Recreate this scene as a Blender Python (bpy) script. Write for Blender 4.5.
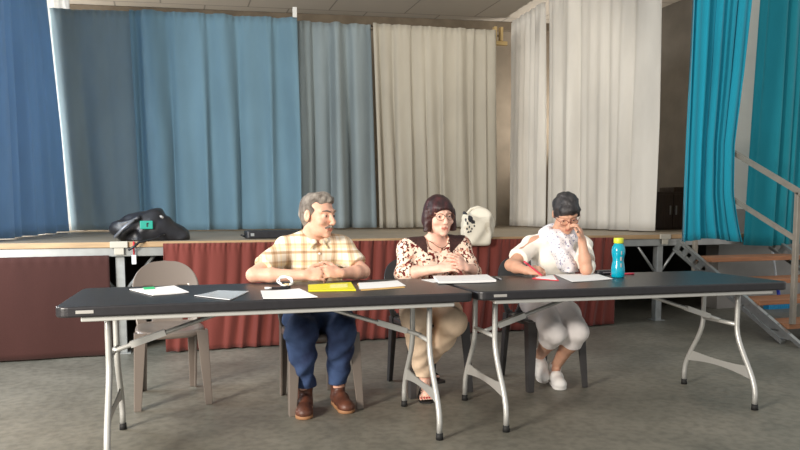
import bpy, bmesh, math, random
import numpy as np
from mathutils import Vector, Matrix

for o in list(bpy.data.objects):
    bpy.data.objects.remove(o, do_unlink=True)
C = bpy.context.scene.collection
PI = math.pi

# ------------------------------------------------------------------ camera
cam = bpy.data.cameras.new('camera')
cam.sensor_width = 36.0
cam.lens = 687.4 / 800 * 36.0
cam.shift_y = 0.0522
cam.clip_end = 200
co = bpy.data.objects.new('camera', cam)
C.objects.link(co)
YAW, PITCH, ROLL = 0.3268, 0.0786, 0.0011
co.matrix_world = (Matrix.Translation((0, 0, 1.1321)) @ Matrix.Rotation(-YAW, 4, 'Z')
                   @ Matrix.Rotation(PI / 2 - PITCH, 4, 'X') @ Matrix.Rotation(-ROLL, 4, 'Z'))
bpy.context.scene.camera = co

# ------------------------------------------------------------------ world and light
w = bpy.data.worlds.new('world')
bpy.context.scene.world = w
w.use_nodes = True
w.node_tree.nodes['Background'].inputs[0].default_value = (1.0, 0.985, 0.96, 1)
w.node_tree.nodes['Background'].inputs[1].default_value = 0.72

def area(name, loc, target, size, size_y, power, col, spread=None):
    l = bpy.data.lights.new(name, 'AREA')
    l.shape = 'RECTANGLE'
    l.size, l.size_y, l.energy, l.color = size, size_y, power, col
    if spread:
        l.spread = spread
    o = bpy.data.objects.new(name, l)
    C.objects.link(o)
    o.location = loc
    o.rotation_euler = (Vector(target) - Vector(loc)).to_track_quat('-Z', 'Y').to_euler()
    return o

area('hall_window_light', (-3.6, 0.6, 2.05), (1.4, 4.2, 0.6), 1.2, 1.3, 520, (1.0, 0.92, 0.82))
area('stage_blue_fill', (-1.55, 4.75, 2.3), (1.6, 9.2, 1.8), 0.7, 2.0, 85, (0.70, 0.85, 1.0))  # added blue fill that brings out the back curtain folds
area('wing_ceiling_fill', (-3.6, 9.9, 2.4), (3.0, 9.9, 3.6), 1.2, 2.4, 230, (1.0, 0.96, 0.9))  # added fill lifting the ceiling and white strip behind the curtains
area('side_window_light', (-3.5, 7.0, 2.3), (-1.4, 7.3, 1.9), 1.5, 2.2, 190, (0.94, 0.97, 1.0))
area('stage_fill', (3.6, 7.2, 3.8), (3.7, 9.6, 1.4), 1.6, 0.8, 30, (1.0, 0.93, 0.82))  # unseen fill added to brighten the enclosed stage
area('backstage_fill', (6.6, 9.7, 2.2), (4.6, 9.9, 4.2), 0.9, 0.5, 60, (1.0, 0.94, 0.86))  # added fill to lighten the right wing and stage ceiling

vs = bpy.context.scene.view_settings
vs.view_transform = 'Standard'
vs.look = 'None'
vs.exposure = 0.0
vs.gamma = 1.0
vs.use_curve_mapping = False

# ------------------------------------------------------------------ helpers
def lin(c):
    c = c / 255.0
    return c / 12.92 if c <= 0.04045 else ((c + 0.055) / 1.055) ** 2.4

def rgb(r, g, b):
    return (lin(r), lin(g), lin(b), 1.0)

def mat(name, col, rough=0.6, metal=0.0, vary=0.0, vscale=8.0, bump=0.0, bscale=60.0, spec=0.5,
        col2=None, transmission=0.0, sheen=0.0, stretch=None, alpha=1.0, sss=0.0):
    m = bpy.data.materials.new(name)
    m.use_nodes = True
    nt = m.node_tree
    N, L = nt.nodes, nt.links
    b = N['Principled BSDF']
    b.inputs['Base Color'].default_value = col
    b.inputs['Roughness'].default_value = rough
    b.inputs['Metallic'].default_value = metal
    b.inputs['Specular IOR Level'].default_value = spec
    b.inputs['Transmission Weight'].default_value = transmission
    b.inputs['Sheen Weight'].default_value = sheen
    b.inputs['Alpha'].default_value = alpha
    if sss:
        b.inputs['Subsurface Weight'].default_value = sss
        b.inputs['Subsurface Radius'].default_value = (0.012, 0.005, 0.003)
    tc = N.new('ShaderNodeTexCoord')
    mp = N.new('ShaderNodeMapping')
    L.new(tc.outputs['Object'], mp.inputs[0])
    if stretch:
        mp.inputs['Scale'].default_value = stretch
    if vary or col2:
        n = N.new('ShaderNodeTexNoise')
        n.inputs['Scale'].default_value = vscale
        n.inputs['Detail'].default_value = 5
        L.new(mp.outputs[0], n.inputs['Vector'])
        r = N.new('ShaderNodeValToRGB')
        r.color_ramp.elements[0].position = 0.35
        r.color_ramp.elements[1].position = 0.65
        c2 = col2 or tuple([min(1, c * (1 + vary)) for c in col[:3]] + [1])
        c1 = col if col2 else tuple([c * (1 - vary) for c in col[:3]] + [1])
        r.color_ramp.elements[0].color = c1
        r.color_ramp.elements[1].color = c2
        L.new(n.outputs['Fac'], r.inputs[0])
        L.new(r.outputs[0], b.inputs['Base Color'])
    if bump:
        n2 = N.new('ShaderNodeTexNoise')
        n2.inputs['Scale'].default_value = bscale
        n2.inputs['Detail'].default_value = 4
        L.new(mp.outputs[0], n2.inputs['Vector'])
        bp = N.new('ShaderNodeBump')
        bp.inputs['Strength'].default_value = bump
        bp.inputs['Distance'].default_value = 0.01
        L.new(n2.outputs['Fac'], bp.inputs['Height'])
        L.new(bp.outputs[0], b.inputs['Normal'])
    return m

def tag(o, label=None, cat=None, group=None, kind=None):
    if label: o['label'] = label
    if cat: o['category'] = cat
    if group: o['group'] = group
    if kind: o['kind'] = kind
    return o

def wloc(o):
    v = Vector((0, 0, 0))
    while o:
        v += o.location
        o = o.parent
    return v

def link(name, me, m=None, parent=None, loc=None, smooth=False, local=False):
    """mesh given in world coordinates (or in the parent's frame when local)"""
    o = bpy.data.objects.new(name, me)
    C.objects.link(o)
    if m is not None:
        for mm in (m if isinstance(m, (list, tuple)) else [m]):
            me.materials.append(mm)
    if parent:
        o.parent = parent
        if not local:
            me.transform(Matrix.Translation(-wloc(parent)))
    elif loc is not None:
        o.location = loc
        if not local:
            me.transform(Matrix.Translation(-Vector(loc)))
    if smooth:
        me.polygons.foreach_set('use_smooth', [True] * len(me.polygons))
    me.update()
    return o

def empty(name, loc, rz=0):
    o = bpy.data.objects.new(name, None)
    o.empty_display_size = 0.1
    C.objects.link(o)
    o.location = loc
    o.rotation_euler = (0, 0, rz)
    return o

def thing(name, label, cat, loc, rz=0, group=None):
    return tag(empty(name, loc, rz), label, cat, group)

class MB:
    def __init__(self):
        self.bm = bmesh.new()
    def box(self, x0, x1, y0, y1, z0, z1, bev=0.0, M=None):
        t = bmesh.new()
        bmesh.ops.create_cube(t, size=1)
        for v in t.verts:
            v.co = Vector(((x0 + x1) / 2 + v.co.x * (x1 - x0), (y0 + y1) / 2 + v.co.y * (y1 - y0), (z0 + z1) / 2 + v.co.z * (z1 - z0)))
        if bev:
            bmesh.ops.bevel(t, geom=t.edges[:], offset=bev, segments=2, affect='EDGES', profile=0.5)
        if M is not None:
            t.transform(M)
        self.add(t)
        return self
    def add(self, t):
        me = bpy.data.meshes.new('t')
        t.to_mesh(me)
        t.free()
        self.bm.from_mesh(me)
        bpy.data.meshes.remove(me)
    def tube(self, pts, r, n=10, cap=True):
        pts = [Vector(p) for p in pts]
        rs = r if isinstance(r, (list, tuple)) else [r] * len(pts)
        rings = []
        up = None
        for i, p in enumerate(pts):
            d = (pts[min(i + 1, len(pts) - 1)] - pts[max(i - 1, 0)]).normalized()
            if up is None:
                up = d.orthogonal().normalized()
            up = (up - d * up.dot(d))
            up = up.normalized() if up.length > 1e-6 else d.orthogonal().normalized()
            s = d.cross(up)
            rings.append([self.bm.verts.new(p + (up * math.cos(2 * PI * k / n) + s * math.sin(2 * PI * k / n)) * rs[i]) for k in range(n)])
        for a, b in zip(rings[:-1], rings[1:]):
            for k in range(n):
                f = self.bm.faces.new((a[k], a[(k + 1) % n], b[(k + 1) % n], b[k]))
                f.smooth = True
        if cap:
            self.bm.faces.new(rings[0][::-1])
            self.bm.faces.new(rings[-1])
        return self
    def bar(self, a, b, wx, h, up=(0, 0, 1)):
        """rectangular bar from a to b, width wx and height h"""
        a, b = Vector(a), Vector(b)
        d = (b - a).normalized()
        u = Vector(up)
        u = (u - d * u.dot(d)).normalized()
        s = d.cross(u)
        vs_ = []
        for p in (a, b):
            for i, j in ((-1, -1), (1, -1), (1, 1), (-1, 1)):
                vs_.append(self.bm.verts.new(p + s * (i * wx / 2) + u * (j * h / 2)))
        q = vs_
        for f in ((3, 2, 1, 0), (4, 5, 6, 7), (0, 1, 5, 4), (1, 2, 6, 5), (2, 3, 7, 6), (3, 0, 4, 7)):
            self.bm.faces.new([q[i] for i in f])
        return self
    def prism(self, poly, z0, z1, bev=0.0, seg=3):
        t = bmesh.new()
        lo = [t.verts.new((x, y, z0)) for x, y in poly]
        f = t.faces.new(lo)
        r = bmesh.ops.extrude_face_region(t, geom=[f])
        for v in r['geom']:
            if isinstance(v, bmesh.types.BMVert):
                v.co.z = z1
        bmesh.ops.recalc_face_normals(t, faces=t.faces[:])
        if bev:
            es = [e for e in t.edges if abs(e.verts[0].co.z - e.verts[1].co.z) < 1e-6]
            bmesh.ops.bevel(t, geom=es, offset=bev, segments=seg, affect='EDGES', profile=0.5)
        self.add(t)
        return self
    def lathe(self, prof, c=(0, 0, 0), n=24):
        rings = []
        for r, z in prof:
            rings.append([self.bm.verts.new((c[0] + max(r, 1e-4) * math.cos(2 * PI * k / n), c[1] + max(r, 1e-4) * math.sin(2 * PI * k / n), c[2] + z)) for k in range(n)])
        for a, b in zip(rings[:-1], rings[1:]):
            for k in range(n):
                f = self.bm.faces.new((a[k], a[(k + 1) % n], b[(k + 1) % n], b[k]))
                f.smooth = True
        self.bm.faces.new(rings[0][::-1])
        self.bm.faces.new(rings[-1])
        return self
    def build(self, name, m, parent=None, loc=None, local=False, smooth=False):
        bmesh.ops.recalc_face_normals(self.bm, faces=self.bm.faces[:])
        me = bpy.data.meshes.new(name)
        self.bm.to_mesh(me)
        self.bm.free()
        return link(name, me, m, parent, loc, smooth, local)

def rrect(x0, x1, y0, y1, r, n=6):
    out = []
    for cx, cy, a0 in ((x1 - r, y1 - r, 0), (x0 + r, y1 - r, PI / 2), (x0 + r, y0 + r, PI), (x1 - r, y0 + r, 1.5 * PI)):
        for k in range(n + 1):
            a = a0 + PI / 2 * k / n
            out.append((cx + r * math.cos(a), cy + r * math.sin(a)))
    return out

def copy_tree(o, parent=None):
    c = o.copy()
    C.objects.link(c)
    c.parent = parent
    for ch in list(o.children):
        copy_tree(ch, c)
    return c

# ------------------------------------------------------------------ materials
M = {}
def concrete_floor():
    m = mat('floor_concrete', rgb(136, 130, 122), 0.42, bump=0.12, bscale=35, spec=0.4)
    nt = m.node_tree; N, L = nt.nodes, nt.links
    b = N['Principled BSDF']
    tc = N.new('ShaderNodeTexCoord')
    n1 = N.new('ShaderNodeTexNoise'); n1.inputs['Scale'].default_value = 1.6; n1.inputs['Detail'].default_value = 8
    n2 = N.new('ShaderNodeTexNoise'); n2.inputs['Scale'].default_value = 22; n2.inputs['Detail'].default_value = 4
    L.new(tc.outputs['Object'], n1.inputs['Vector']); L.new(tc.outputs['Object'], n2.inputs['Vector'])
    r1 = N.new('ShaderNodeValToRGB')
    r1.color_ramp.elements[0].position = 0.32; r1.color_ramp.elements[0].color = rgb(104, 102, 92)
    r1.color_ramp.elements[1].position = 0.68; r1.color_ramp.elements[1].color = rgb(133, 129, 117)
    L.new(n1.outputs['Fac'], r1.inputs[0])
    r2 = N.new('ShaderNodeValToRGB')
    r2.color_ramp.elements[0].position = 0.35; r2.color_ramp.elements[0].color = (0.80, 0.80, 0.80, 1)
    r2.color_ramp.elements[1].position = 0.6; r2.color_ramp.elements[1].color = (1.06, 1.06, 1.06, 1)
    L.new(n2.outputs['Fac'], r2.inputs[0])
    mx = N.new('ShaderNodeMix'); mx.data_type = 'RGBA'; mx.blend_type = 'MULTIPLY'; mx.inputs[0].default_value = 1
    L.new(r1.outputs[0], mx.inputs[6]); L.new(r2.outputs[0], mx.inputs[7])
    L.new(mx.outputs[2], b.inputs['Base Color'])
    mr = N.new('ShaderNodeMapRange'); mr.inputs[3].default_value = 0.34; mr.inputs[4].default_value = 0.58
    L.new(n1.outputs['Fac'], mr.inputs[0]); L.new(mr.outputs[0], b.inputs['Roughness'])
    return m
M['floor'] = concrete_floor()

def plank_mat(name, c1, c2, scale, row, rough=0.5, mortar=0.01):
    m = mat(name, c1, rough)
    nt = m.node_tree; N, L = nt.nodes, nt.links
    tc = N.new('ShaderNodeTexCoord')
    bk = N.new('ShaderNodeTexBrick')
    bk.inputs['Color1'].default_value = c1; bk.inputs['Color2'].default_value = c2
    bk.inputs['Mortar'].default_value = tuple(x * 0.5 for x in c1[:3]) + (1,)
    bk.inputs['Scale'].default_value = 1.0
    bk.inputs['Mortar Size'].default_value = mortar
    bk.inputs['Brick Width'].default_value = scale
    bk.inputs['Row Height'].default_value = row
    L.new(tc.outputs['Object'], bk.inputs['Vector'])
    L.new(bk.outputs['Color'], N['Principled BSDF'].inputs['Base Color'])
    return m
M['deck'] = plank_mat('stage_boards', rgb(150, 136, 116), rgb(138, 126, 108), 2.0, 0.6, 0.55, 0.006)
M['deck_edge'] = mat('deck_edge_wood', rgb(168, 138, 102), 0.55, vary=0.15, vscale=4, stretch=(1, 8, 8))
M['ceiling'] = plank_mat('ceiling_panels', rgb(178, 170, 158), rgb(170, 162, 150), 1.2, 1.2, 0.85, 0.012)
M['wall_back'] = mat('wall_grey_brown', rgb(140, 128, 112), 0.9, vary=0.12, vscale=3)
M['wall_dark'] = mat('wall_dark_grey', rgb(120, 116, 110), 0.9, vary=0.1, vscale=3)
M['wall_white'] = mat('wall_white', rgb(225, 222, 214), 0.8, vary=0.04, vscale=3)
M['wall_low'] = mat('wall_low_grey', rgb(150, 146, 142), 0.85, vary=0.10, vscale=3)
M['beam'] = mat('beam_brown', rgb(110, 98, 82), 0.8, vary=0.15, vscale=5)
M['alu'] = mat('aluminium', rgb(160, 162, 160), 0.42, 0.75, vary=0.06, vscale=12)
M['galv'] = mat('galvanised_steel', rgb(168, 172, 172), 0.45, 0.6, vary=0.1, vscale=14)
M['clamp'] = mat('clamp_paint', rgb(180, 174, 160), 0.5, 0.1)
M['table_top'] = mat('black_plastic_top', rgb(36, 35, 38), 0.38, vary=0.12, vscale=40, bump=0.08, bscale=160, spec=0.5)
M['table_frame'] = mat('grey_enamel_steel', rgb(188, 188, 184), 0.36, 0.35, spec=0.6)
M['rubber'] = mat('black_rubber', rgb(22, 22, 22), 0.7)
M['sticker'] = mat('pale_sticker', rgb(160, 158, 154), 0.5)
M['chair_taupe'] = mat('taupe_plastic', rgb(116, 106, 98), 0.28, spec=0.6)
M['chair_dark'] = mat('anthracite_plastic', rgb(62, 60, 60), 0.35, spec=0.5)
M['paper'] = mat('white_paper', rgb(240, 240, 238), 0.8)
M['tread'] = mat('tread_wood', rgb(152, 104, 72), 0.6, vary=0.18, vscale=5, stretch=(1, 9, 9))

def cloth(name, c, vary=0.08, rough=0.9, trans=0.0):
    m = mat(name, c, rough, vary=vary, vscale=3.0, bump=0.25, bscale=300, spec=0.15, sheen=0.15, stretch=(1, 1, 0.3))
    if trans:
        nt = m.node_tree; N, L = nt.nodes, nt.links
        b = N['Principled BSDF']; out = N['Material Output']
        t = N.new('ShaderNodeBsdfTranslucent'); t.inputs[0].default_value = c
        mx = N.new('ShaderNodeMixShader'); mx.inputs[0].default_value = trans
        L.new(b.outputs[0], mx.inputs[1]); L.new(t.outputs[0], mx.inputs[2]); L.new(mx.outputs[0], out.inputs[0])
    return m
M['blue_wing'] = cloth('blue_wing_cloth', rgb(132, 164, 194), trans=0.32)
M['tint_blue_grey'] = cloth('blue_grey_light_tint', rgb(136, 152, 158))  # bluish cast of the stage light put into the cloth colour
M['blue'] = cloth('blue_light_tint', rgb(110, 140, 155))  # same blue light cast, painted as cloth colour
M['tint_grey_blue'] = cloth('grey_blue_light_tint', rgb(132, 143, 146))  # left part of the third curtain, bluish light put into its colour
M['beige'] = cloth('warm_light_tint', rgb(164, 158, 145))  # right part of the third curtain, warm light put into its colour
M['ivory'] = cloth('ivory_cloth', rgb(204, 200, 192))
M['white_cloth'] = cloth('white_cloth', rgb(214, 211, 204))
M['teal'] = cloth('teal_cloth', rgb(34, 150, 176))
M['teal_dark'] = cloth('teal_deep_cloth', rgb(36, 140, 156))
M['skirt'] = cloth('red_brown_skirt_cloth', rgb(114, 57, 50))
M['skirt_dark'] = cloth('dark_brown_skirt_cloth', rgb(66, 40, 36))

# ------------------------------------------------------------------ setting
DZ = 0.902          # stage deck height
FY = 5.85           # stage front
def plane_box(name, m, x0, x1, y0, y1, z0, z1):
    o = MB().box(x0, x1, y0, y1, z0, z1).build(name, m, None, ((x0 + x1) / 2, (y0 + y1) / 2, z0))
    return tag(o, kind='structure')
plane_box('floor', M['floor'], -7, 11, -3, 12, -0.1, 0)
plane_box('wall_back', M['wall_back'], -4.5, 9.2, 10.75, 10.95, 0, 4.9)
plane_box('wall_right', M['wall_dark'], 7.7, 7.9, 6.6, 10.75, 0, 4.9)
plane_box('wall_left', M['wall_white'], -4.6, -4.4, 6.0, 10.75, 0, 4.9)
wp = plane_box('wall_front', M['wall_white'], 6.10, 9.4, 6.42, 6.6, 1.17, 4.9)
plane_box('wall_base', M['wall_low'], 6.10, 9.4, 6.40, 6.6, 0, 1.17)
me = bpy.data.meshes.new('ceiling')
cz = lambda x: 4.05 + 0.05 * x
vv = []
for zoff in (0, 0.12):
    vv += [(-4.6, 6.0, cz(-4.6) + zoff), (9.2, 6.0, cz(9.2) + zoff), (9.2, 10.95, cz(9.2) + zoff), (-4.6, 10.95, cz(-4.6) + zoff)]
me.from_pydata(vv, [], [(3, 2, 1, 0), (4, 5, 6, 7), (0, 1, 5, 4), (1, 2, 6, 5), (2, 3, 7, 6), (3, 0, 4, 7)])
tag(link('ceiling', me, M['ceiling'], None, (0, 8, 4)), kind='structure')
mb = MB()
mb.bar((-4.4, 10.68, cz(-4.4) - 0.07), (7.7, 10.68, cz(7.7) - 0.07), 0.14, 0.13)
tag(mb.build('trim_1', M['beam'], None, (0, 10.68, 4)), kind='structure')

# stage platform
stage = thing('stage_platform', 'long wooden stage platform on aluminium legs, about a metre high', 'stage', (2, FY, 0))
MB().box(-4.3, 6.05, FY + 0.02, 10.74, DZ - 0.04, DZ).build('deck', M['deck'], stage)
MB().box(-4.3, 6.05, FY, FY + 0.02, DZ - 0.042, DZ + 0.001, 0.003).build('deck_edge', M['deck_edge'], stage)
MB().box(6.05, 7.69, 6.61, 10.74, DZ - 0.04, DZ).build('deck', M['deck'], stage)
mb = MB(); mb.box(-4.3, 6.05, FY + 0.012, FY + 0.05, DZ - 0.115, DZ - 0.043, 0.004)
mb.build('edge_rail', M['alu'], stage)
for px in (-0.36, 4.87):
    p = MB(); p.box(px - 0.035, px + 0.035, FY + 0.06, FY + 0.13, 0.0, DZ - 0.05, 0.004)
    p.box(px - 0.06, px + 0.06, FY + 0.035, FY + 0.155, 0.0, 0.008)
    po = p.build('post', M['galv'], stage)
    c = MB(); c.box(px - 0.065, px + 0.065, FY - 0.02, FY - 0.001, DZ - 0.045, DZ + 0.006, 0.004)
    c.box(px - 0.036, px + 0.036, FY - 0.015, FY - 0.001, DZ - 0.10, DZ - 0.045, 0.004)
    c.build('clamp', M['clamp'], po)
    for s in (-1, 1):
        b = MB(); b.tube([(px + s * 0.03, FY + 0.095, 0.50), (px + s * 0.28, FY + 0.095, DZ - 0.09)], 0.014)
        b.build('brace', M['galv'], stage)
for pxx, yy in ((4.3, 7.4), (5.6, 7.6)):
    MB().box(pxx - 0.03, pxx + 0.03, yy, yy + 0.06, 0, DZ - 0.05).build('post', M['galv'], stage)
b = MB(); b.tube([(4.3, 7.43, 0.45), (4.75, 7.43, DZ - 0.06)], 0.014); b.build('brace', M['galv'], stage)
b = MB(); b.tube([(4.45, FY + 1.1, 0.35), (5.15, FY + 1.1, DZ - 0.06)], 0.016); b.build('brace', M['galv'], stage)

# ------------------------------------------------------------------ curtains
def fold_fn(seed, n):
    r = random.Random(seed)
    comps = []
    for k in range(7):
        comps.append((n * r.uniform(0.35, 1.5), r.uniform(0, 2 * PI), r.uniform(0.35, 1.0)))
    drift = [(r.uniform(0.5, 2.5), r.uniform(0, 2 * PI), r.uniform(-0.25, 0.25)) for _ in range(3)]
    def f(u, v):
        d = sum(a * math.sin(q * v + p) for q, p, a in drift) * 0.05
        s = 0
        for fr, p, a in comps:
            s += a * math.sin(2 * PI * fr * (u + d) + p + 0.5 * v * math.sin(p * 3))
        return s / 2.2
    return f

def curtain(name, tl, tr, bl, br, mats, n, amp, seed, label, parent=None, nu=None, nv=26, edge=None,
            top_amp=0.45, thick=0.004, group=None, ripple=0.0, hem=0.0):
    """tl,tr,bl,br: world corner points; left/right seen from the hall. edge(v)->(dl,dr) shifts the side edges along the cloth"""
    tl, tr, bl, br = map(Vector, (tl, tr, bl, br))
    W = (tr - tl).length
    nu = nu or int(max(40, W * 60))
    f = fold_fn(seed, n)
    ax = (tr - tl); ax.z = 0; ax.normalize()
    nrm = Vector((-ax.y, ax.x, 0))
    rnd = random.Random(seed + 7)
    hp = [rnd.uniform(0, 6.28) for _ in range(4)]
    verts, faces = [], []
    for j in range(nv + 1):
        v = j / nv
        dl, dr = edge(v) if edge else (0, 0)
        a = tl.lerp(bl, v) + ax * dl
        b = tr.lerp(br, v) + ax * dr
        for i in range(nu + 1):
            u = i / nu
            p = a.lerp(b, u)
            A = amp * (top_amp + (1 - top_amp) * min(1, v * 1.6))
            d = A * f(u, v)
            # gathered heading
            g = max(0.0, 1 - v / 0.07)
            d += g * 0.010 * math.sin(2 * PI * max(n * 3.1, W * 12) * u + hp[0])
            # lateral sway makes rounded folds
            lat = 0.35 * A * math.sin(2 * PI * n * u + hp[1] + v)
            q = p + nrm * d + ax * (lat if 0 < i < nu else 0)
            if v > 0.9:
                q.z += hem * math.sin(5 * u + hp[2]) * (v - 0.9) * 10
            verts.append(q)
    for j in range(nv):
        for i in range(nu):
            k = j * (nu + 1) + i
            faces.append((k, k + nu + 1, k + nu + 2, k + 1))
    me = bpy.data.meshes.new(name)
    me.from_pydata([tuple(x) for x in verts], [], faces)
    c = (bl + br) / 2
    o = link(name, me, mats, parent, tuple(c) if parent is None else None, True)
    md = o.modifiers.new('thickness', 'SOLIDIFY')
    md.thickness = thick
    md.offset = 0
    if label:
        tag(o, label, 'curtain' if 'curtain' in name else 'stage skirt', group)
    return o

G1 = 'curtains across the back of the stage'
curtain('stage_curtain', (-1.34, 6.0, 3.98), (-1.315, 9.12, 3.98), (-1.40, 6.0, DZ + .01), (-1.17, 9.12, DZ + .01), M['blue_wing'], 8, 0.085, 3,
        'blue wing curtain at the far left edge of the stage', group='wing curtains at the stage sides')
curtain('stage_curtain', (-1.60, 9.45, 3.8), (-1.05, 9.42, 3.8), (-1.55, 9.45, DZ + .01), (-0.95, 9.42, DZ + .01), M['white_cloth'], 3, 0.015, 4,
        'narrow white curtain strip glimpsed between the far left curtains', group=G1)
curtain('stage_curtain', (-1.245, 9.22, 3.545), (-0.25, 9.22, 3.59), (-1.095, 9.22, 0.925), (-0.16, 9.22, DZ + .015), M['tint_blue_grey'], 3.0, 0.035, 11,
        'flat curtain with blue light in its colour, leftmost panel across the back of the stage', group=G1)
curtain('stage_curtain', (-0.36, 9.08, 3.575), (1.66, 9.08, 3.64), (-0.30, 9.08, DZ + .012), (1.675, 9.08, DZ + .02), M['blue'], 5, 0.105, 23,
        'pleated curtain coloured for blue light, widest and second panel from the left across the back', group=G1)
curtain('stage_curtain', (1.66, 9.26, 3.66), (2.72, 9.26, 3.70), (1.675, 9.26, DZ + .02), (2.80, 9.26, DZ + .02), M['tint_grey_blue'], 4, 0.085, 37,  # one curtain split in two so each part carries its light colour
        'pleated curtain part coloured for bluish light directly behind the man in the checked shirt', group=G1)
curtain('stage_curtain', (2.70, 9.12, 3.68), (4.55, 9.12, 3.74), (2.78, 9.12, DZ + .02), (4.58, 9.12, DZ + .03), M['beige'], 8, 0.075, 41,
        'pleated curtain part coloured beige for warm light behind the woman in the floral blouse', group=G1)
curtain('stage_curtain', (5.42, 10.35, 4.23), (5.33, 9.12, 4.22), (5.42, 10.35, DZ + .015), (5.36, 9.12, DZ + .015), M['ivory'], 5, 0.04, 52,
        'narrow ivory wing curtain just right of the gap beside the curtain part coloured for warm light', group='wing curtains at the stage sides')
curtain('stage_curtain', (5.30, 8.96, 4.22), (5.30, 6.58, 4.22), (5.34, 8.96, DZ + .015), (5.26, 6.58, DZ + .015), M['ivory'], 7, 0.05, 63,
        'wide ivory wing curtain behind the woman with the scarf', group='wing curtains at the stage sides')
def teal_edge(v):
    # v: 0 top .. 1 bottom
    z = 4.1 - v * 3.23
    pts = [(4.1, 0.10), (3.2, 0.10), (2.4, 0.03), (1.75, -0.045), (1.3, -0.03), (1.0, 0.05), (0.87, 0.10)]
    for (za, da), (zb, db) in zip(pts[:-1], pts[1:]):
        if za >= z >= zb:
            return (0, da + (db - da) * (za - z) / (za - zb))
    return (0, 0.1)
curtain('stage_curtain', (4.48, 5.10, 4.1), (5.05, 5.10, 4.1), (4.45, 5.10, 0.87), (5.05, 5.10, 0.87), M['teal'], 5.5, 0.055, 71,
        'bright turquoise curtain gathered in front of the stair handrail', edge=teal_edge, nv=40, top_amp=0.8, hem=0.02,
        group='turquoise curtains by the stage stairs')
curtain('stage_curtain', (5.95, 5.72, 4.1), (7.3, 5.72, 4.1), (5.83, 5.72, 0.80), (7.2, 5.72, 0.76), M['teal_dark'], 6, 0.07, 83,
        'deep turquoise curtain at the right edge, hanging behind the stair handrail', top_amp=0.8, hem=0.02,
        group='turquoise curtains by the stage stairs')

# curtain rail with hangers
rail = thing('curtain_rail', 'slim rail carrying the curtains across the back of the stage', 'curtain rail', (1.66, 9.3, 3.65))
MB().tube([(-1.25, 9.38, 3.53), (4.72, 9.38, 3.735)], 0.014).build('rail', M['beam'], rail)
MB().box(1.60, 1.655, 8.985, 9.005, 3.63, 3.76, 0.006).build('hanger', mat('white_clip', rgb(228, 226, 220), 0.5), rail)
br = MB(); br.box(4.64, 4.68, 9.34, 9.42, 3.66, 3.86, 0.005); br.box(4.74, 4.78, 9.34, 9.42, 3.66, 3.86, 0.005); br.box(4.60, 4.86, 9.35, 9.41, 3.60, 3.66, 0.01)
br.build('bracket', mat('brass_bracket', rgb(196, 170, 120), 0.4, 0.4), rail)

# stage skirts
curtain('stage_skirt', (-4.2, FY + 0.03, 0.79), (-0.435, FY - 0.008, 0.80), (-4.2, FY + 0.05, 0.012), (-0.43, FY - 0.03, 0.012), M['skirt_dark'], 5, 0.012, 91,
        'dark brown flat skirt hung under the left end of the stage', nv=16)
sk = curtain('stage_skirt', (-0.03, FY - 0.03, 0.888), (4.27, FY - 0.03, 0.882), (-0.03, FY - 0.05, 0.012), (4.24, FY - 0.05, 0.012), M['skirt'], 34, 0.022, 95,
             'long red brown gathered skirt along the stage front behind the seated people', nv=20, nu=520, top_amp=0.5)

# ------------------------------------------------------------------ staircase
SX0, SX1 = 5.0, 6.28
st = thing('staircase', 'aluminium staircase with wooden treads going up to the stage on the right', 'stairs', (5.6, 5.1, 0))
sl = Vector((0, -1.50, -0.84)).normalized()
for sx in (SX0, SX1):
    mb = MB()
    a = Vector((sx, 5.80, 0.845)); b_ = Vector((sx, 4.275, 0.0))
    nrm = Vector((0, 0.49, -0.87))
    for off in (0.0, 0.105):
        mb.bar(a + nrm * off + Vector((0, 0, -0.0)), b_ + Vector((0, 0.01, 0.01)) + nrm * off * 0.15 + (Vector((0, -0.0, 0.0))), 0.04, 0.032, up=(0, 0.49, 0.87)) if off == 0 else \
            mb.bar(a + nrm * off, b_ + Vector((0, 0.205, 0.015)), 0.04, 0.032, up=(0, 0.49, 0.87))
    for k in range(13):
        t = (k + 0.5) / 13.5
        p = a.lerp(b_, t)
        q = (a + nrm * 0.105).lerp(b_ + Vector((0, 0.205, 0.015)), t)
        d = (b_ - a).normalized() * 0.03
        mb.bar(p - d, q - d, 0.012, 0.065, up=tuple(sl))
    mb.build('stringer', M['alu'], st)
for k, (ty, tz) in enumerate(((5.38, 0.69), (5.085, 0.492), (4.79, 0.34), (4.475, 0.175))):
    MB().box(SX0 + 0.03, SX1 - 0.03, ty - 0.02, ty + 0.27, tz - 0.045, tz, 0.004).build('tread', M['tread'], st)
M['rail'] = mat('rail_steel', rgb(150, 142, 130), 0.5, 0.35, vary=0.1, vscale=10)
hr = MB()
hr.box(5.035, 5.075, 4.425, 4.465, 0.176, 1.30, 0.004)
hr.box(5.035, 5.075, 5.60, 5.64, 0.50, 1.945, 0.004)
hr.bar((5.055, 4.40, 1.285), (5.055, 5.65, 1.95), 0.04, 0.04)
hr.bar((5.055, 4.45, 0.905), (5.055, 5.62, 1.49), 0.035, 0.035)
hr.build('handrail', M['rail'], st)

# broom behind the stairs
br = thing('broom', 'broom with a white handle and bright blue head behind the stairs', 'broom', (6.80, 6.2, 0))
MB().tube([(6.83, 6.20, 0.10), (6.74, 6.36, 1.25)], 0.014).build('handle', mat('broom_white', rgb(226, 228, 232), 0.4), br)
MB().tube([(6.832, 6.196, 0.09), (6.822, 6.214, 0.22)], 0.02).build('socket', mat('broom_navy', rgb(40, 60, 170), 0.4), br)
hd = MB(); hd.box(6.62, 7.04, 6.16, 6.23, 0.05, 0.10, 0.012)
for k in range(14):
    x = 6.63 + k * 0.0305
    hd.box(x, x + 0.024, 6.155, 6.235, 0.0, 0.055)
hd.build('brush_head', mat('broom_blue', rgb(30, 150, 205), 0.5), br)

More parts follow.
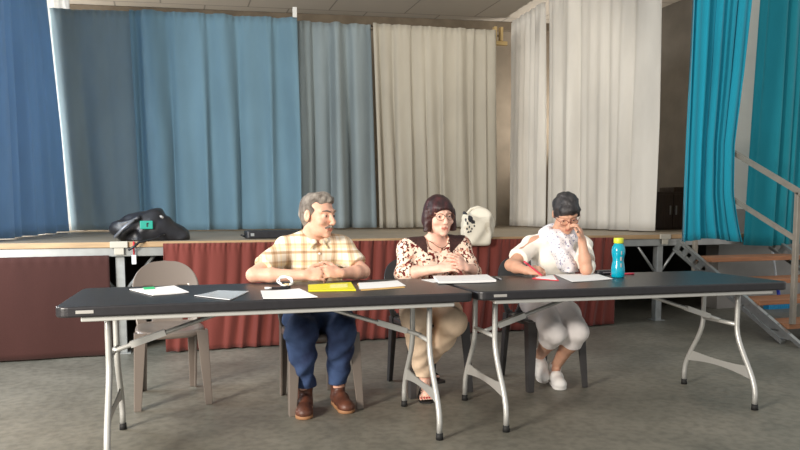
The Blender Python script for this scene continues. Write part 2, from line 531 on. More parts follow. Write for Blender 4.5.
# dark cabinet back stage
cb = thing('cabinet', 'dark brown wooden cabinet in the wing between ivory and turquoise curtains', 'cabinet', (6.35, 7.75, DZ))
M['dark_wood'] = mat('dark_wood', rgb(66, 54, 46), 0.6, vary=0.2, vscale=6, stretch=(8, 8, 1))
MB().box(5.98, 6.75, 7.52, 8.0, DZ + 0.001, 1.40, 0.006).build('body', M['dark_wood'], cb)
for x0 in (6.00, 6.375):
    d = MB().box(x0, x0 + 0.355, 7.50, 7.519, DZ + 0.03, 1.37, 0.005).build('door', M['dark_wood'], cb)
    MB().box(x0 + (0.31 if x0 < 6.2 else 0.03), x0 + (0.325 if x0 < 6.2 else 0.045), 7.485, 7.50, 1.10, 1.22).build('handle', M['galv'], d)
tag(MB().box(6.42, 6.70, 7.56, 7.85, 1.401, 1.47, 0.01).build('box', M['dark_wood'], None, (6.56, 7.7, 1.401)),
    'low dark box lying on top of the brown cabinet backstage', 'box')

# ------------------------------------------------------------------ tables
TL, TW, TZ = 1.885, 0.78, 0.74
def make_table():
    root = empty('folding_table', (0, 0, 0))
    t = MB(); t.prism(rrect(0, TL, 0, TW, 0.055), TZ - 0.046, TZ, 0.008)
    top = t.build('tabletop', M['table_top'], root, local=True)
    s = MB(); s.box(0.085, 0.155, -0.0025, 0.001, TZ - 0.030, TZ - 0.016, 0.001); s.build('sticker', M['sticker'], top, local=True)
    f = MB()
    for y in (0.035, TW - 0.035):
        f.box(0.10, TL - 0.10, y - 0.015, y + 0.015, TZ - 0.068, TZ - 0.0465, 0.004)
    for x in (0.13, TL - 0.13):
        f.box(x - 0.012, x + 0.012, 0.05, TW - 0.05, TZ - 0.066, TZ - 0.0465, 0.004)
    f.build('frame', M['table_frame'], root, local=True)
    for x, sgn in ((0.1815, 1), (TL - 0.165, -1)):
        def wy(z, side):
            tt = min(1, max(0, (0.46 - z) / 0.38)); tt = tt * tt * (3 - 2 * tt)
            w0, w1 = (0.215, 0.052) if side < 0 else (0.51, 0.674)
            return w0 + (w1 - w0) * tt
        for side in (-1, 1):
            l = MB()
            zs = [TZ - 0.048, 0.6, 0.50, 0.47, 0.45, 0.41, 0.37, 0.33, 0.29, 0.25, 0.21, 0.17, 0.13, 0.09, 0.03]
            l.tube([(x, wy(z, side), z) for z in zs], 0.0145, 12)
            lo = l.build('leg', M['table_frame'], root, local=True)
            k = MB(); k.tube([(x, wy(0.0, side), 0.0), (x, wy(0.03, side), 0.034)], [0.019, 0.017], 12)
            k.build('foot_cap', M['rubber'], lo, local=True)
        cbm = MB(); cbm.tube([(x, wy(0.47, -1), 0.47), (x, wy(0.47, 1), 0.47)], 0.0125)
        cbm.build('crossbar', M['table_frame'], root, local=True)
        # arched web plate
        t = bmesh.new()
        n = 14
        quads = []
        for i in range(n + 1):
            u = i / n
            ztop = 0.240 - 0.012 * (1 - (2 * u - 1) ** 2)
            zbot = 0.165 + 0.028 * (1 - (2 * u - 1) ** 2)
            y0t, y1t = wy(ztop, -1), wy(ztop, 1); y0b, y1b = wy(zbot, -1), wy(zbot, 1)
            quads.append((y0t + (y1t - y0t) * u, ztop, y0b + (y1b - y0b) * u, zbot))
        for xx in (x - 0.003, x + 0.003):
            vsx = [(t.verts.new((xx, a, b)), t.verts.new((xx, c, d))) for a, b, c, d in quads]
            for p, q in zip(vsx[:-1], vsx[1:]):
                t.faces.new((p[0], q[0], q[1], p[1]))
        wm = MB(); wm.add(t)
        wm.build('web_plate', M['table_frame'], root, local=True)
        bmz = MB()
        x2 = x + sgn * 0.62
        bmz.tube([(x, 0.3625, 0.475), (x + sgn * 0.02, 0.3625, 0.482), (x2, 0.3625, TZ - 0.06)], [0.012, 0.011, 0.011])
        bmz.bar((x + sgn * 0.08, 0.3625, 0.503), (x + sgn * 0.24, 0.3625, 0.556), 0.032, 0.03)
        bmz.box(x2 - 0.03, x2 + 0.03, 0.3325, 0.3925, TZ - 0.064, TZ - 0.0465)
        bmz.build('brace', M['table_frame'], root, local=True)
    return root
t1 = make_table()
t1.location = (-0.4555, 3.1451, 0); t1.rotation_euler = (0, 0, -0.0454)
tag(t1, 'black folding table on the left, in front of the empty chair and the man', 'table', 'black folding tables')
t2 = copy_tree(t1)
t2.location = (1.4535, 3.0841, 0); t2.rotation_euler = (0, 0, -0.0702)
tag(t2, 'black folding table on the right, holding the turquoise bottle', 'table', 'black folding tables')

# ------------------------------------------------------------------ chairs
def make_chair(m):
    root = empty('plastic_chair', (0, 0, 0))
    # seat: dished panel with a rolled rim
    n, rings = 48, 9
    bm = bmesh.new()
    prev = None
    def se(a, hw, hd):
        c, s = math.cos(a), math.sin(a); e = 2 / 3.6
        return (hw * math.copysign(abs(c) ** e, c), hd * math.copysign(abs(s) ** e, s))
    prof = [(0.0, -0.018), (0.3, -0.017), (0.6, -0.012), (0.82, -0.004), (0.93, 0.0), (0.98, -0.003), (1.0, -0.012), (1.005, -0.034), (0.985, -0.034), (0.95, -0.012), (0.80, -0.018), (0.4, -0.03), (0.0, -0.032)]
    for s, dz in prof:
        if s == 0:
            ring = [bm.verts.new((0, -0.01, 0.452 + dz))]
        else:
            ring = []
            for k in range(n):
                x, y = se(2 * PI * k / n, 0.205 * s, 0.215 * s)
                x *= 1 - 0.10 * (y / 0.215 * 0.5 + 0.5)
                zz = 0.452 + dz + (0.012 if False else 0) - 0.02 * max(0, -(y / 0.215) - 0.7) * 2
                ring.append(bm.verts.new((x, y - 0.01, zz)))
        if prev:
            if len(prev) == 1:
                for k in range(n): bm.faces.new((prev[0], ring[k], ring[(k + 1) % n]))
            elif len(ring) == 1:
                for k in range(n): bm.faces.new((prev[(k + 1) % n], prev[k], ring[0]))
            else:
                for k in range(n): bm.faces.new((prev[k], ring[k], ring[(k + 1) % n], prev[(k + 1) % n]))
        prev = ring
    s = MB(); s.add(bm)
    s.build('seat', m, root, local=True, smooth=True)
    # backrest with arched top and two openings
    bm = bmesh.new()
    nu, nz = 44, 34
    z0, z1 = 0.425, 0.822
    grid = {}
    def hw(z):
        if z < 0.62: return 0.180 + 0.022 * (z - z0) / (0.62 - z0)
        t = min(1, (z - 0.62) / (z1 - 0.62))
        return 0.202 * (1 - t ** 2.7) ** (1 / 2.4)
    for j in range(nz + 1):
        t = j / nz
        z = z0 + (z1 - z0) * (1 - (1 - t) ** 1.25)
        for i in range(nu + 1):
            u = -1 + 2 * i / nu
            x = u * max(hw(z), 0.012)
            y = 0.178 + 0.155 * ((z - z0) / 0.4) ** 1.15 - 0.045 * (x / 0.2) ** 2
            grid[i, j] = bm.verts.new((x, y, z))
    for j in range(nz):
        for i in range(nu):
            zc = (grid[i, j].co.z + grid[i, j + 1].co.z) / 2
            xc = abs((grid[i, j].co.x + grid[i + 1, j].co.x) / 2)
            # opening: rounded slot either side of the centre splat
            ex = (xc - 0.108) / 0.050; ez = (zc - 0.565) / 0.105
            if abs(ex) ** 3 + abs(ez) ** 3 < 1: continue
            bm.faces.new((grid[i, j], grid[i + 1, j], grid[i + 1, j + 1], grid[i, j + 1]))
    bmesh.ops.delete(bm, geom=[v for v in bm.verts if not v.link_faces], context='VERTS')
    b = MB(); b.add(bm)
    bo = b.build('backrest', m, root, local=True, smooth=True)
    md = bo.modifiers.new('thickness', 'SOLIDIFY'); md.thickness = 0.012; md.offset = 0
    # legs: L-section tapering channels
    for sx in (-1, 1):
        for front in (True, False):
            l = bmesh.new()
            if front:
                a = Vector((sx * 0.172, -0.175, 0.443)); f = Vector((sx * 0.198, -0.218, 0.0)); wa, wb = 0.066, 0.040
            else:
                a = Vector((sx * 0.150, 0.165, 0.450)); f = Vector((sx * 0.152, 0.238, 0.0)); wa, wb = 0.062, 0.040
            sy = -1 if front else 1
            rings = []
            for t in (0, 0.12, 0.3, 0.6, 1):
                p = a.lerp(f, t); wd = wa + (wb - wa) * t
                th = 0.012
                # outer corner at (+sx, sy); L profile
                sec = [(0, 0), (-wd, 0), (-wd, -th), (-th, -th), (-th, -wd), (0, -wd)]
                rings.append([l.verts.new((p.x + sx * (q[0] + wd / 2), p.y + sy * (q[1] + wd / 2), p.z)) for q in sec])
            for r0, r1 in zip(rings[:-1], rings[1:]):
                for k in range(6):
                    l.faces.new((r0[k], r0[(k + 1) % 6], r1[(k + 1) % 6], r1[k]))
            l.faces.new(rings[0]); l.faces.new(rings[-1][::-1])
            lm = MB(); lm.add(l)
            lo = lm.build('leg', m, root, local=True)
            bv = lo.modifiers.new('round', 'BEVEL'); bv.width = 0.003; bv.segments = 2
    return root
GC = 'plastic chairs behind the tables'
ch = make_chair(M['chair_taupe'])
ch.location = (0.0, 4.37, 0); ch.rotation_euler = (0, 0, 0.06)
tag(ch, 'empty taupe plastic chair behind the left end of the table', 'chair', GC)
c2 = copy_tree(ch); c2.location = (0.825, 3.99, 0); c2.rotation_euler = (0, 0, 0.05)
tag(c2, 'taupe plastic chair with the man in jeans sitting on it', 'chair', GC)
cd = make_chair(M['chair_dark'])
cd.location = (1.575, 4.12, 0); cd.rotation_euler = (0, 0, 0.08)
tag(cd, 'dark plastic chair under the woman in the floral blouse', 'chair', GC)
c4 = copy_tree(cd); c4.location = (2.345, 4.0, 0); c4.rotation_euler = (0, 0, 0.0)
tag(c4, 'dark plastic chair under the woman with the white scarf', 'chair', GC)

# ------------------------------------------------------------------ people: smooth volumes turned into one surface
class Vol:
    def __init__(s, lo, hi, h):
        s.lo = np.array(lo, float); s.h = h
        s.n = np.ceil((np.array(hi, float) - s.lo) / h).astype(int) + 1
        s.F = np.full(s.n, 0.08, np.float32)
    def _win(s, lo, hi, pad):
        i0 = np.clip(np.floor((np.array(lo) - pad - s.lo) / s.h).astype(int), 0, s.n)
        i1 = np.clip(np.ceil((np.array(hi) + pad - s.lo) / s.h).astype(int) + 1, 0, s.n)
        if (i1 <= i0).any(): return None
        ax = [(s.lo[k] + s.h * np.arange(i0[k], i1[k])).astype(np.float32) for k in range(3)]
        return tuple(slice(a, b) for a, b in zip(i0, i1)), ax[0][:, None, None], ax[1][None, :, None], ax[2][None, None, :]
    def _put(s, lo, hi, fn, k, sub):
        wn = s._win(lo, hi, k + 2.5 * s.h + 0.012)
        if wn is None: return
        sl, X, Y, Z = wn
        d = fn(X, Y, Z)
        F = s.F[sl]
        if sub:
            d = -d
            hh = np.maximum(k - np.abs(F - d), 0) / max(k, 1e-6)
            s.F[sl] = np.maximum(F, d) + hh * hh * k * 0.25
        else:
            hh = np.maximum(k - np.abs(F - d), 0) / max(k, 1e-6)
            s.F[sl] = np.minimum(F, d) - hh * hh * k * 0.25
    def cone(s, a, b, r1, r2, k=0.01, sub=False):
        a = np.array(a, float); b = np.array(b, float); ba = b - a; L2 = max(float(ba @ ba), 1e-9); r = max(r1, r2)
        def fn(X, Y, Z):
            px, py, pz = X - a[0], Y - a[1], Z - a[2]
            t = np.clip((px * ba[0] + py * ba[1] + pz * ba[2]) / L2, 0, 1)
            return np.sqrt((px - t * ba[0]) ** 2 + (py - t * ba[1]) ** 2 + (pz - t * ba[2]) ** 2) - (r1 + (r2 - r1) * t)
        s._put(np.minimum(a, b) - r, np.maximum(a, b) + r, fn, k, sub)
    def chain(s, pts, rs, k=0.01):
        for i in range(len(pts) - 1):
            s.cone(pts[i], pts[i + 1], rs[i], rs[i + 1], k)
    def ell(s, c, r, R=None, k=0.01, sub=False):
        c = np.array(c, float); r = np.array(r, float); R = np.eye(3) if R is None else np.array(R)
        ext = np.sqrt(((R * r[None, :]) ** 2).sum(1))
        def fn(X, Y, Z):
            p = (X - c[0], Y - c[1], Z - c[2])
            q = [R[0, j] * p[0] + R[1, j] * p[1] + R[2, j] * p[2] for j in range(3)]
            k0 = np.sqrt(sum((q[j] / r[j]) ** 2 for j in range(3))); k1 = np.sqrt(sum((q[j] / r[j] ** 2) ** 2 for j in range(3)))
            return k0 * (k0 - 1) / np.maximum(k1, 1e-6)
        s._put(c - ext, c + ext, fn, k, sub)
    def box(s, c, hf, R=None, rd=0.005, k=0.01, sub=False):
        c = np.array(c, float); hf = np.array(hf, float); R = np.eye(3) if R is None else np.array(R)
        ext = np.abs(R * hf[None, :]).sum(1)
        def fn(X, Y, Z):
            p = (X - c[0], Y - c[1], Z - c[2])
            q = [np.abs(R[0, j] * p[0] + R[1, j] * p[1] + R[2, j] * p[2]) - (hf[j] - rd) for j in range(3)]
            o = np.sqrt(sum(np.maximum(q[j], 0) ** 2 for j in range(3)))
            return o + np.minimum(np.maximum(np.maximum(q[0], q[1]), q[2]), 0) - rd
        s._put(c - ext, c + ext, fn, k, sub)
    def cut(s, p, n, k=0.0, lo=None, hi=None):
        """remove everything on the side the normal points to (inside lo..hi if given)"""
        n = np.array(n, float); n /= np.linalg.norm(n); p = np.array(p, float)
        lo = s.lo if lo is None else lo; hi = s.lo + s.h * s.n if hi is None else hi
        wn = s._win(lo, hi, 0)
        sl, X, Y, Z = wn
        d = (X - p[0]) * n[0] + (Y - p[1]) * n[1] + (Z - p[2]) * n[2]
        s.F[sl] = np.maximum(s.F[sl], d)
    def warp(s, amp, fr, seed=0):
        r = random.Random(seed)
        wn = s._win(s.lo, s.lo + s.h * s.n, 0); sl, X, Y, Z = wn
        F = s.F[sl]
        for _ in range(4):
            v = Vector((r.gauss(0, 1), r.gauss(0, 1), r.gauss(0, 1))).normalized() * fr * r.uniform(0.6, 1.5)
            ph = r.uniform(0, 6)
            F = F + amp * 0.5 * np.sin(X * v.x + Y * v.y + Z * v.z + ph + 1.5 * np.sin(X * v.z * 0.6 + Z * v.x * 0.6 + ph))
        s.F[sl] = F
    def clear(s, other, gap):
        """carve another volume on the same grid"""
        s.F = np.maximum(s.F, -(other.F - gap))
    def mesh(s, name, m, parent=None, loc=None, pick=None):
        F = s.F
        F[0] = F[-1] = 0.05; F[:, 0] = F[:, -1] = 0.05; F[:, :, 0] = F[:, :, -1] = 0.05
        S = F < 0
        nx, ny, nz = F.shape
        cnt = np.zeros((nx - 1, ny - 1, nz - 1), np.int8)
        cor = [(i, j, k) for i in (0, 1) for j in (0, 1) for k in (0, 1)]
        for i, j, k in cor:
            cnt += S[i:nx - 1 + i, j:ny - 1 + j, k:nz - 1 + k]
        act = (cnt > 0) & (cnt < 8)
        idx = np.argwhere(act)
        vid = np.full(act.shape, -1, np.int32); vid[act] = np.arange(len(idx))
        val = {c: F[idx[:, 0] + c[0], idx[:, 1] + c[1], idx[:, 2] + c[2]] for c in cor}
        acc = np.zeros((len(idx), 3)); num = np.zeros(len(idx))
        for a in cor:
            for ax in range(3):
                if a[ax]: continue
                b = list(a); b[ax] = 1; b = tuple(b)
                fa, fb = val[a], val[b]
                msk = (fa < 0) != (fb < 0)
                t = np.where(msk, fa / np.where(np.abs(fa - fb) < 1e-9, 1e-9, fa - fb), 0)
                for d in range(3):
                    acc[:, d] += np.where(msk, a[d] + (t if d == ax else 0), 0)
                num += msk
        P = s.lo + s.h * (idx + acc / num[:, None])
        quads = []
        for ax in range(3):
            o1, o2 = [(1, 2), (2, 0), (0, 1)][ax]
            A = S.take(range(0, S.shape[ax] - 1), ax); B = S.take(range(1, S.shape[ax]), ax)
            e = np.argwhere(A != B)
            inside = S[e[:, 0], e[:, 1], e[:, 2]]
            d1 = np.zeros(3, int); d1[o1] = 1; d2 = np.zeros(3, int); d2[o2] = 1
            g = lambda q: vid[q[:, 0], q[:, 1], q[:, 2]]
            q = np.stack([g(e - d1 - d2), g(e - d2), g(e), g(e - d1)], 1)
            q[~inside] = q[~inside][:, ::-1]
            quads.append(q)
        Q = np.concatenate(quads)
        me = bpy.data.meshes.new(name)
        me.vertices.add(len(P)); me.vertices.foreach_set('co', P.astype(np.float32).ravel())
        me.loops.add(len(Q) * 4); me.loops.foreach_set('vertex_index', Q.astype(np.int32).ravel())
        me.polygons.add(len(Q)); me.polygons.foreach_set('loop_start', np.arange(len(Q), dtype=np.int32) * 4)
        me.polygons.foreach_set('loop_total', np.full(len(Q), 4, np.int32))
        me.update(calc_edges=True)
        o = link(name, me, m, parent, loc, True)
        if pick is not None:
            me.polygons.foreach_set('material_index', pick(P[Q].mean(1)).astype(np.int32))
        return o

class Frame:
    """head frame: x to the person's left, y forward, z up"""
    def __init__(s, c, fwd, pitch=0.0, roll=0.0, sc=1.0):
        f = Vector((fwd[0], fwd[1], 0)).normalized(); up = Vector((0, 0, 1)); x = f.cross(up) * 1
        # x = person's right; use left = -right
        left = up.cross(f)
        Rm = Matrix.Rotation(pitch, 3, left) if pitch else Matrix.Identity(3)
        f2 = Rm @ f; u2 = Rm @ up
        if roll:
            Rr = Matrix.Rotation(roll, 3, f2); left = Rr @ left; u2 = Rr @ u2
        s.R = np.array([list(left), list(f2), list(u2)]).T
        s.c = np.array(c, float); s.s = sc
    def p(s, x, y, z):
        return s.c + s.R @ (np.array([x, y, z]) * s.s)
    def inv(s, P):
        return (P - s.c) @ s.R / s.s

def head(v, H, female=False):
    g = H.s
    E_ = lambda c, r, k=0.012, sub=False: v.ell(H.p(*c), np.array(r) * g, H.R, k * g, sub)
    Cn = lambda a, b, r1, r2, k=0.01, sub=False: v.cone(H.p(*a), H.p(*b), r1 * g, r2 * g, k * g, sub)
    E_((0, -0.015, 0.035), (0.076, 0.094, 0.086))
    E_((0, 0.030, -0.020), (0.062, 0.062, 0.080), 0.02)
    E_((0, 0.040, -0.078), (0.045, 0.045, 0.034), 0.03)
    E_((0, 0.076, -0.103), (0.018, 0.013, 0.013), 0.02)
    for s in (-1, 1):
        Cn((s * 0.012, 0.088, 0.030), (s * 0.050, 0.066, 0.028), 0.010, 0.010, 0.015)     # brow
        E_((s * 0.032, 0.096, 0.004), (0.019, 0.013, 0.012), 0.010, True)                 # socket
        E_((s * 0.032, 0.077, 0.004), (0.0135, 0.0125, 0.0115), 0.006)                    # eye
        E_((s * 0.045, 0.068, -0.030), (0.020, 0.018, 0.016), 0.02)                       # cheek
        E_((s * 0.080, -0.008, -0.004), (0.010, 0.020, 0.033), 0.006)                     # ear
        E_((s * 0.088, 0.000, -0.002), (0.006, 0.010, 0.016), 0.004, True)
        E_((s * 0.012, 0.104, -0.036), (0.008, 0.009, 0.007), 0.006)                      # nostril wing
    Cn((0, 0.090, 0.014), (0, 0.113, -0.030), 0.008, 0.0125, 0.010)                       # nose
    Cn((-0.020, 0.086, -0.063), (0.020, 0.086, -0.063), 0.006, 0.006, 0.006)              # lips
    Cn((0, 0.092, -0.062), (0, 0.092, -0.063), 0.007, 0.007, 0.006)
    Cn((-0.016, 0.086, -0.075), (0.016, 0.086, -0.075), 0.007, 0.007, 0.006)
    Cn((-0.026, 0.096, -0.0695), (0.026, 0.096, -0.0695), 0.003, 0.003, 0.003, True)

def face_pick(H, lips=True):
    def pick(P):
        q = H.inv(P)
        out = np.zeros(len(P), int)
        ax = np.abs(q[:, 0])
        lip = ((ax / 0.022) ** 2 + ((q[:, 2] + 0.069) / 0.009) ** 2 < 1) & (q[:, 1] > 0.07)
        out[lip] = 1
        eye = ((ax - 0.032) ** 2 / 0.013 ** 2 + (q[:, 2] - 0.003) ** 2 / 0.0045 ** 2 < 1) & (q[:, 1] > 0.06)
        out[eye] = 2
        iris = ((ax - 0.032) ** 2 + (q[:, 2] - 0.003) ** 2 < 0.0056 ** 2) & (q[:, 1] > 0.06)
        out[iris] = 3
        return out
    return pick

def hand(v, wrist, f, n, thumb, curl=(0.5, 0.6, 0.4), sc=1.0, spread=0.05, thumb_in=0.2, curls=None):
    """f: wrist to knuckles, n: back of the hand, thumb: +1/-1 side of f x n"""
    f = Vector(f).normalized(); n = Vector(n); n = (n - f * n.dot(f)).normalized()
    s = f.cross(n) * thumb
    W_ = Vector(wrist)
    R = np.array([list(f), list(s), list(n)]).T
    v.ell(W_ + f * 0.048 * sc, np.array((0.052, 0.041, 0.017)) * sc, R, 0.012)
    v.cone(W_, W_ + f * 0.02 * sc, 0.026 * sc, 0.026 * sc, 0.012)
    offs = (0.032, 0.0105, -0.0105, -0.031)
    lens = (0.073, 0.081, 0.075, 0.060)
    for q in range(4):
        base = W_ + f * (0.088 - 0.006 * abs(q - 1)) * sc + s * offs[q] * sc
        cu = curls[q] if curls else curl
        ang = 0
        d0 = (f + s * spread * (1.5 - q)).normalized()
        axis = d0.cross(-n)
        p = base; v.cone(W_ + f * 0.05 * sc + s * offs[q] * 0.8 * sc, p, 0.0115 * sc, 0.0098 * sc, 0.006)
        for seg, (fr, r1, r2) in enumerate(((0.45, 0.0095, 0.0085), (0.30, 0.0085, 0.0078), (0.25, 0.0078, 0.0066))):
            ang += cu[seg]
            d = Matrix.Rotation(ang, 3, axis) @ d0
            p2 = p + d * lens[q] * fr * sc
            v.cone(p, p2, r1 * sc, r2 * sc, 0.003)
            p = p2
    b = W_ + f * 0.026 * sc + s * 0.028 * sc
    d = (f * 0.65 + s * 0.75 - n * thumb_in).normalized()
    p1 = b + d * 0.036 * sc
    d2 = (f * 0.9 + s * 0.25 - n * thumb_in * 1.6).normalized()
    p2 = p1 + d2 * 0.030 * sc; p3 = p2 + (d2 + f * 0.2 - n * 0.1).normalized() * 0.024 * sc
    v.cone(b - d * 0.01, p1, 0.0150 * sc, 0.0115 * sc, 0.008)
    v.cone(p1, p2, 0.0112 * sc, 0.0100 * sc, 0.004)
    v.cone(p2, p3, 0.0100 * sc, 0.0078 * sc, 0.004)

def lerp(a, b, t):
    return tuple(np.array(a) * (1 - t) + np.array(b) * t)

M['skin_m'] = mat('skin_tanned', rgb(222, 172, 148), 0.5, vary=0.06, vscale=30, spec=0.4, sss=0.1)
M['skin_w'] = mat('skin_fair', rgb(234, 188, 168), 0.5, vary=0.05, vscale=30, spec=0.4, sss=0.1)
M['skin_d'] = mat('skin_brown', rgb(206, 158, 132), 0.5, vary=0.05, vscale=30, spec=0.4, sss=0.1)
M['lip'] = mat('lips', rgb(196, 120, 104), 0.5)
M['eye_w'] = mat('eye_white', rgb(190, 178, 166), 0.4)
M['iris'] = mat('iris_brown', rgb(50, 36, 28), 0.2)
M['hair_grey'] = mat('hair_grey', rgb(84, 74, 66), 0.75, col2=rgb(148, 140, 130), vscale=26, bump=0.6, bscale=150, stretch=(1, 1, 0.35))
M['hair_auburn'] = mat('hair_auburn', rgb(26, 10, 12), 0.40, col2=rgb(66, 22, 22), vscale=22, bump=0.5, bscale=160, stretch=(1.5, 1.5, 0.15), spec=0.5)
M['hair_black'] = mat('hair_black', rgb(26, 24, 26), 0.45, col2=rgb(62, 58, 58), vscale=24, bump=0.6, bscale=150, stretch=(1.2, 1.2, 0.4), spec=0.5)
M['denim'] = mat('denim', rgb(22, 36, 70), 0.85, col2=rgb(58, 80, 120), vscale=6, bump=0.3, bscale=220)
M['boot'] = mat('boot_leather', rgb(84, 48, 34), 0.5, vary=0.3, vscale=18, bump=0.2, bscale=60)
M['sole'] = mat('boot_sole', rgb(150, 108, 74), 0.7)
M['lace'] = mat('boot_lace', rgb(50, 34, 26), 0.7)
M['glass_frame'] = mat('glasses_metal', rgb(120, 84, 66), 0.35, 0.6)
M['lens'] = mat('spectacle_lens', (1, 1, 1, 1), 0.05, transmission=1.0)

def plaid():
    m = mat('plaid_shirt', rgb(232, 214, 180), 0.85, bump=0.2, bscale=200, spec=0.2)
    nt = m.node_tree; N, L = nt.nodes, nt.links
    tc = N.new('ShaderNodeTexCoord'); sp = N.new('ShaderNodeSeparateXYZ'); L.new(tc.outputs['Object'], sp.inputs[0])
    def band(out, period, stops, off=0.0):
        a = N.new('ShaderNodeMath'); a.operation = 'MULTIPLY_ADD'; a.inputs[1].default_value = 1 / period; a.inputs[2].default_value = off; L.new(out, a.inputs[0])
        f = N.new('ShaderNodeMath'); f.operation = 'FRACT'; L.new(a.outputs[0], f.inputs[0])
        r = N.new('ShaderNodeValToRGB'); r.color_ramp.interpolation = 'CONSTANT'
        e = r.color_ramp.elements
        e[0].position = 0; e[0].color = stops[0][1]; e[1].position = stops[1][0]; e[1].color = stops[1][1]
        for p, c in stops[2:]:
            x = e.new(p); x.color = c
        L.new(f.outputs[0], r.inputs[0]); return r
    W1 = (1, 1, 1, 1); T1 = (0.64, 0.53, 0.44, 1); T2 = (0.80, 0.70, 0.60, 1); Y1 = (1.0, 0.94, 0.78, 1)
    bx = band(sp.outputs['X'], 0.088, [(0, W1), (0.22, T2), (0.34, T1), (0.46, T2), (0.60, W1), (0.80, Y1), (0.90, W1)], 0.3)
    bz = band(sp.outputs['Z'], 0.098, [(0, W1), (0.25, T1), (0.40, W1), (0.55, Y1), (0.72, T2), (0.84, W1)], 0.1)
    mx = N.new('ShaderNodeMix'); mx.data_type = 'RGBA'; mx.blend_type = 'MULTIPLY'; mx.inputs[0].default_value = 1
    L.new(bx.outputs[0], mx.inputs[6]); L.new(bz.outputs[0], mx.inputs[7])
    m2 = N.new('ShaderNodeMix'); m2.data_type = 'RGBA'; m2.blend_type = 'MULTIPLY'; m2.inputs[0].default_value = 1
    m2.inputs[6].default_value = rgb(240, 228, 208); L.new(mx.outputs[2], m2.inputs[7])
    L.new(m2.outputs[2], N['Principled BSDF'].inputs['Base Color'])
    return m
def spots(name, base, cols, scale, thr):
    m = mat(name, base, 0.85, bump=0.15, bscale=200, spec=0.2)
    nt = m.node_tree; N, L = nt.nodes, nt.links
    tc = N.new('ShaderNodeTexCoord')
    last = None
    for i, c in enumerate(cols):
        n = N.new('ShaderNodeTexNoise'); n.inputs['Scale'].default_value = scale * (1 + 0.35 * i); n.inputs['Detail'].default_value = 2
        mp = N.new('ShaderNodeMapping'); mp.inputs['Location'].default_value = (i * 3.1, i * 1.7, i * 2.3)
        L.new(tc.outputs['Object'], mp.inputs[0]); L.new(mp.outputs[0], n.inputs['Vector'])
        r = N.new('ShaderNodeValToRGB'); r.color_ramp.elements[0].position = thr; r.color_ramp.elements[1].position = thr + 0.03
        L.new(n.outputs['Fac'], r.inputs[0])
        mx = N.new('ShaderNodeMix'); mx.data_type = 'RGBA'
        L.new(r.outputs[0], mx.inputs[0])
        if last: L.new(last, mx.inputs[6])
        else: mx.inputs[6].default_value = base
        mx.inputs[7].default_value = c
        last = mx.outputs[2]
    L.new(last, N['Principled BSDF'].inputs['Base Color'])
    return m
M['plaid'] = plaid()
M['floral'] = spots('floral_cloth', rgb(244, 220, 200), [rgb(206, 150, 126), rgb(112, 40, 38), rgb(70, 44, 40)], 30, 0.575)
M['scarf'] = spots('scarf_cloth', rgb(236, 234, 238), [rgb(150, 150, 176)], 70, 0.60)
M['lace_brown'] = mat('brown_lace', rgb(62, 34, 30), 0.8, vary=0.3, vscale=90)
M['cream'] = mat('cream_blouse', rgb(250, 244, 232), 0.8, bump=0.15, bscale=120, spec=0.2)
M['khaki'] = mat('khaki_cloth', rgb(242, 216, 188), 0.85, vary=0.06, vscale=10, bump=0.2, bscale=120, spec=0.2)
M['capri'] = mat('pale_lilac_cloth', rgb(246, 240, 238), 0.85, vary=0.03, vscale=10, bump=0.15, bscale=120, spec=0.2)
M['sneaker'] = mat('white_canvas', rgb(238, 236, 232), 0.7, bump=0.1, bscale=150)
M['sandal'] = mat('sandal_black', rgb(24, 22, 22), 0.5)
M['nail'] = mat('red_nail', rgb(190, 40, 50), 0.3)

def glasses(parent, H, mfr, w_=0.030, h_=0.019, label='thin glasses'):
    o = MB()
    for s in (-1, 1):
        pts = [H.p(s * 0.032 + w_ * 0.82 * math.cos(a), 0.108 - 0.12 * abs(s * 0.032 + w_ * 0.8 * math.cos(a)) * 0.6, 0.002 + h_ * math.sin(a)) for a in np.linspace(0, 2 * PI, 25)]
        o.tube(pts, 0.0017, 6)
        o.tube([H.p(s * 0.057, 0.100, 0.006), H.p(s * 0.078, 0.06, 0.006), H.p(s * 0.085, -0.004, 0.012)], 0.0016, 6)
    o.tube([H.p(-0.009, 0.108, 0.005), H.p(0, 0.112, 0.008), H.p(0.009, 0.108, 0.005)], 0.0016, 6)
    g = o.build('glasses', mfr, parent)
    return g

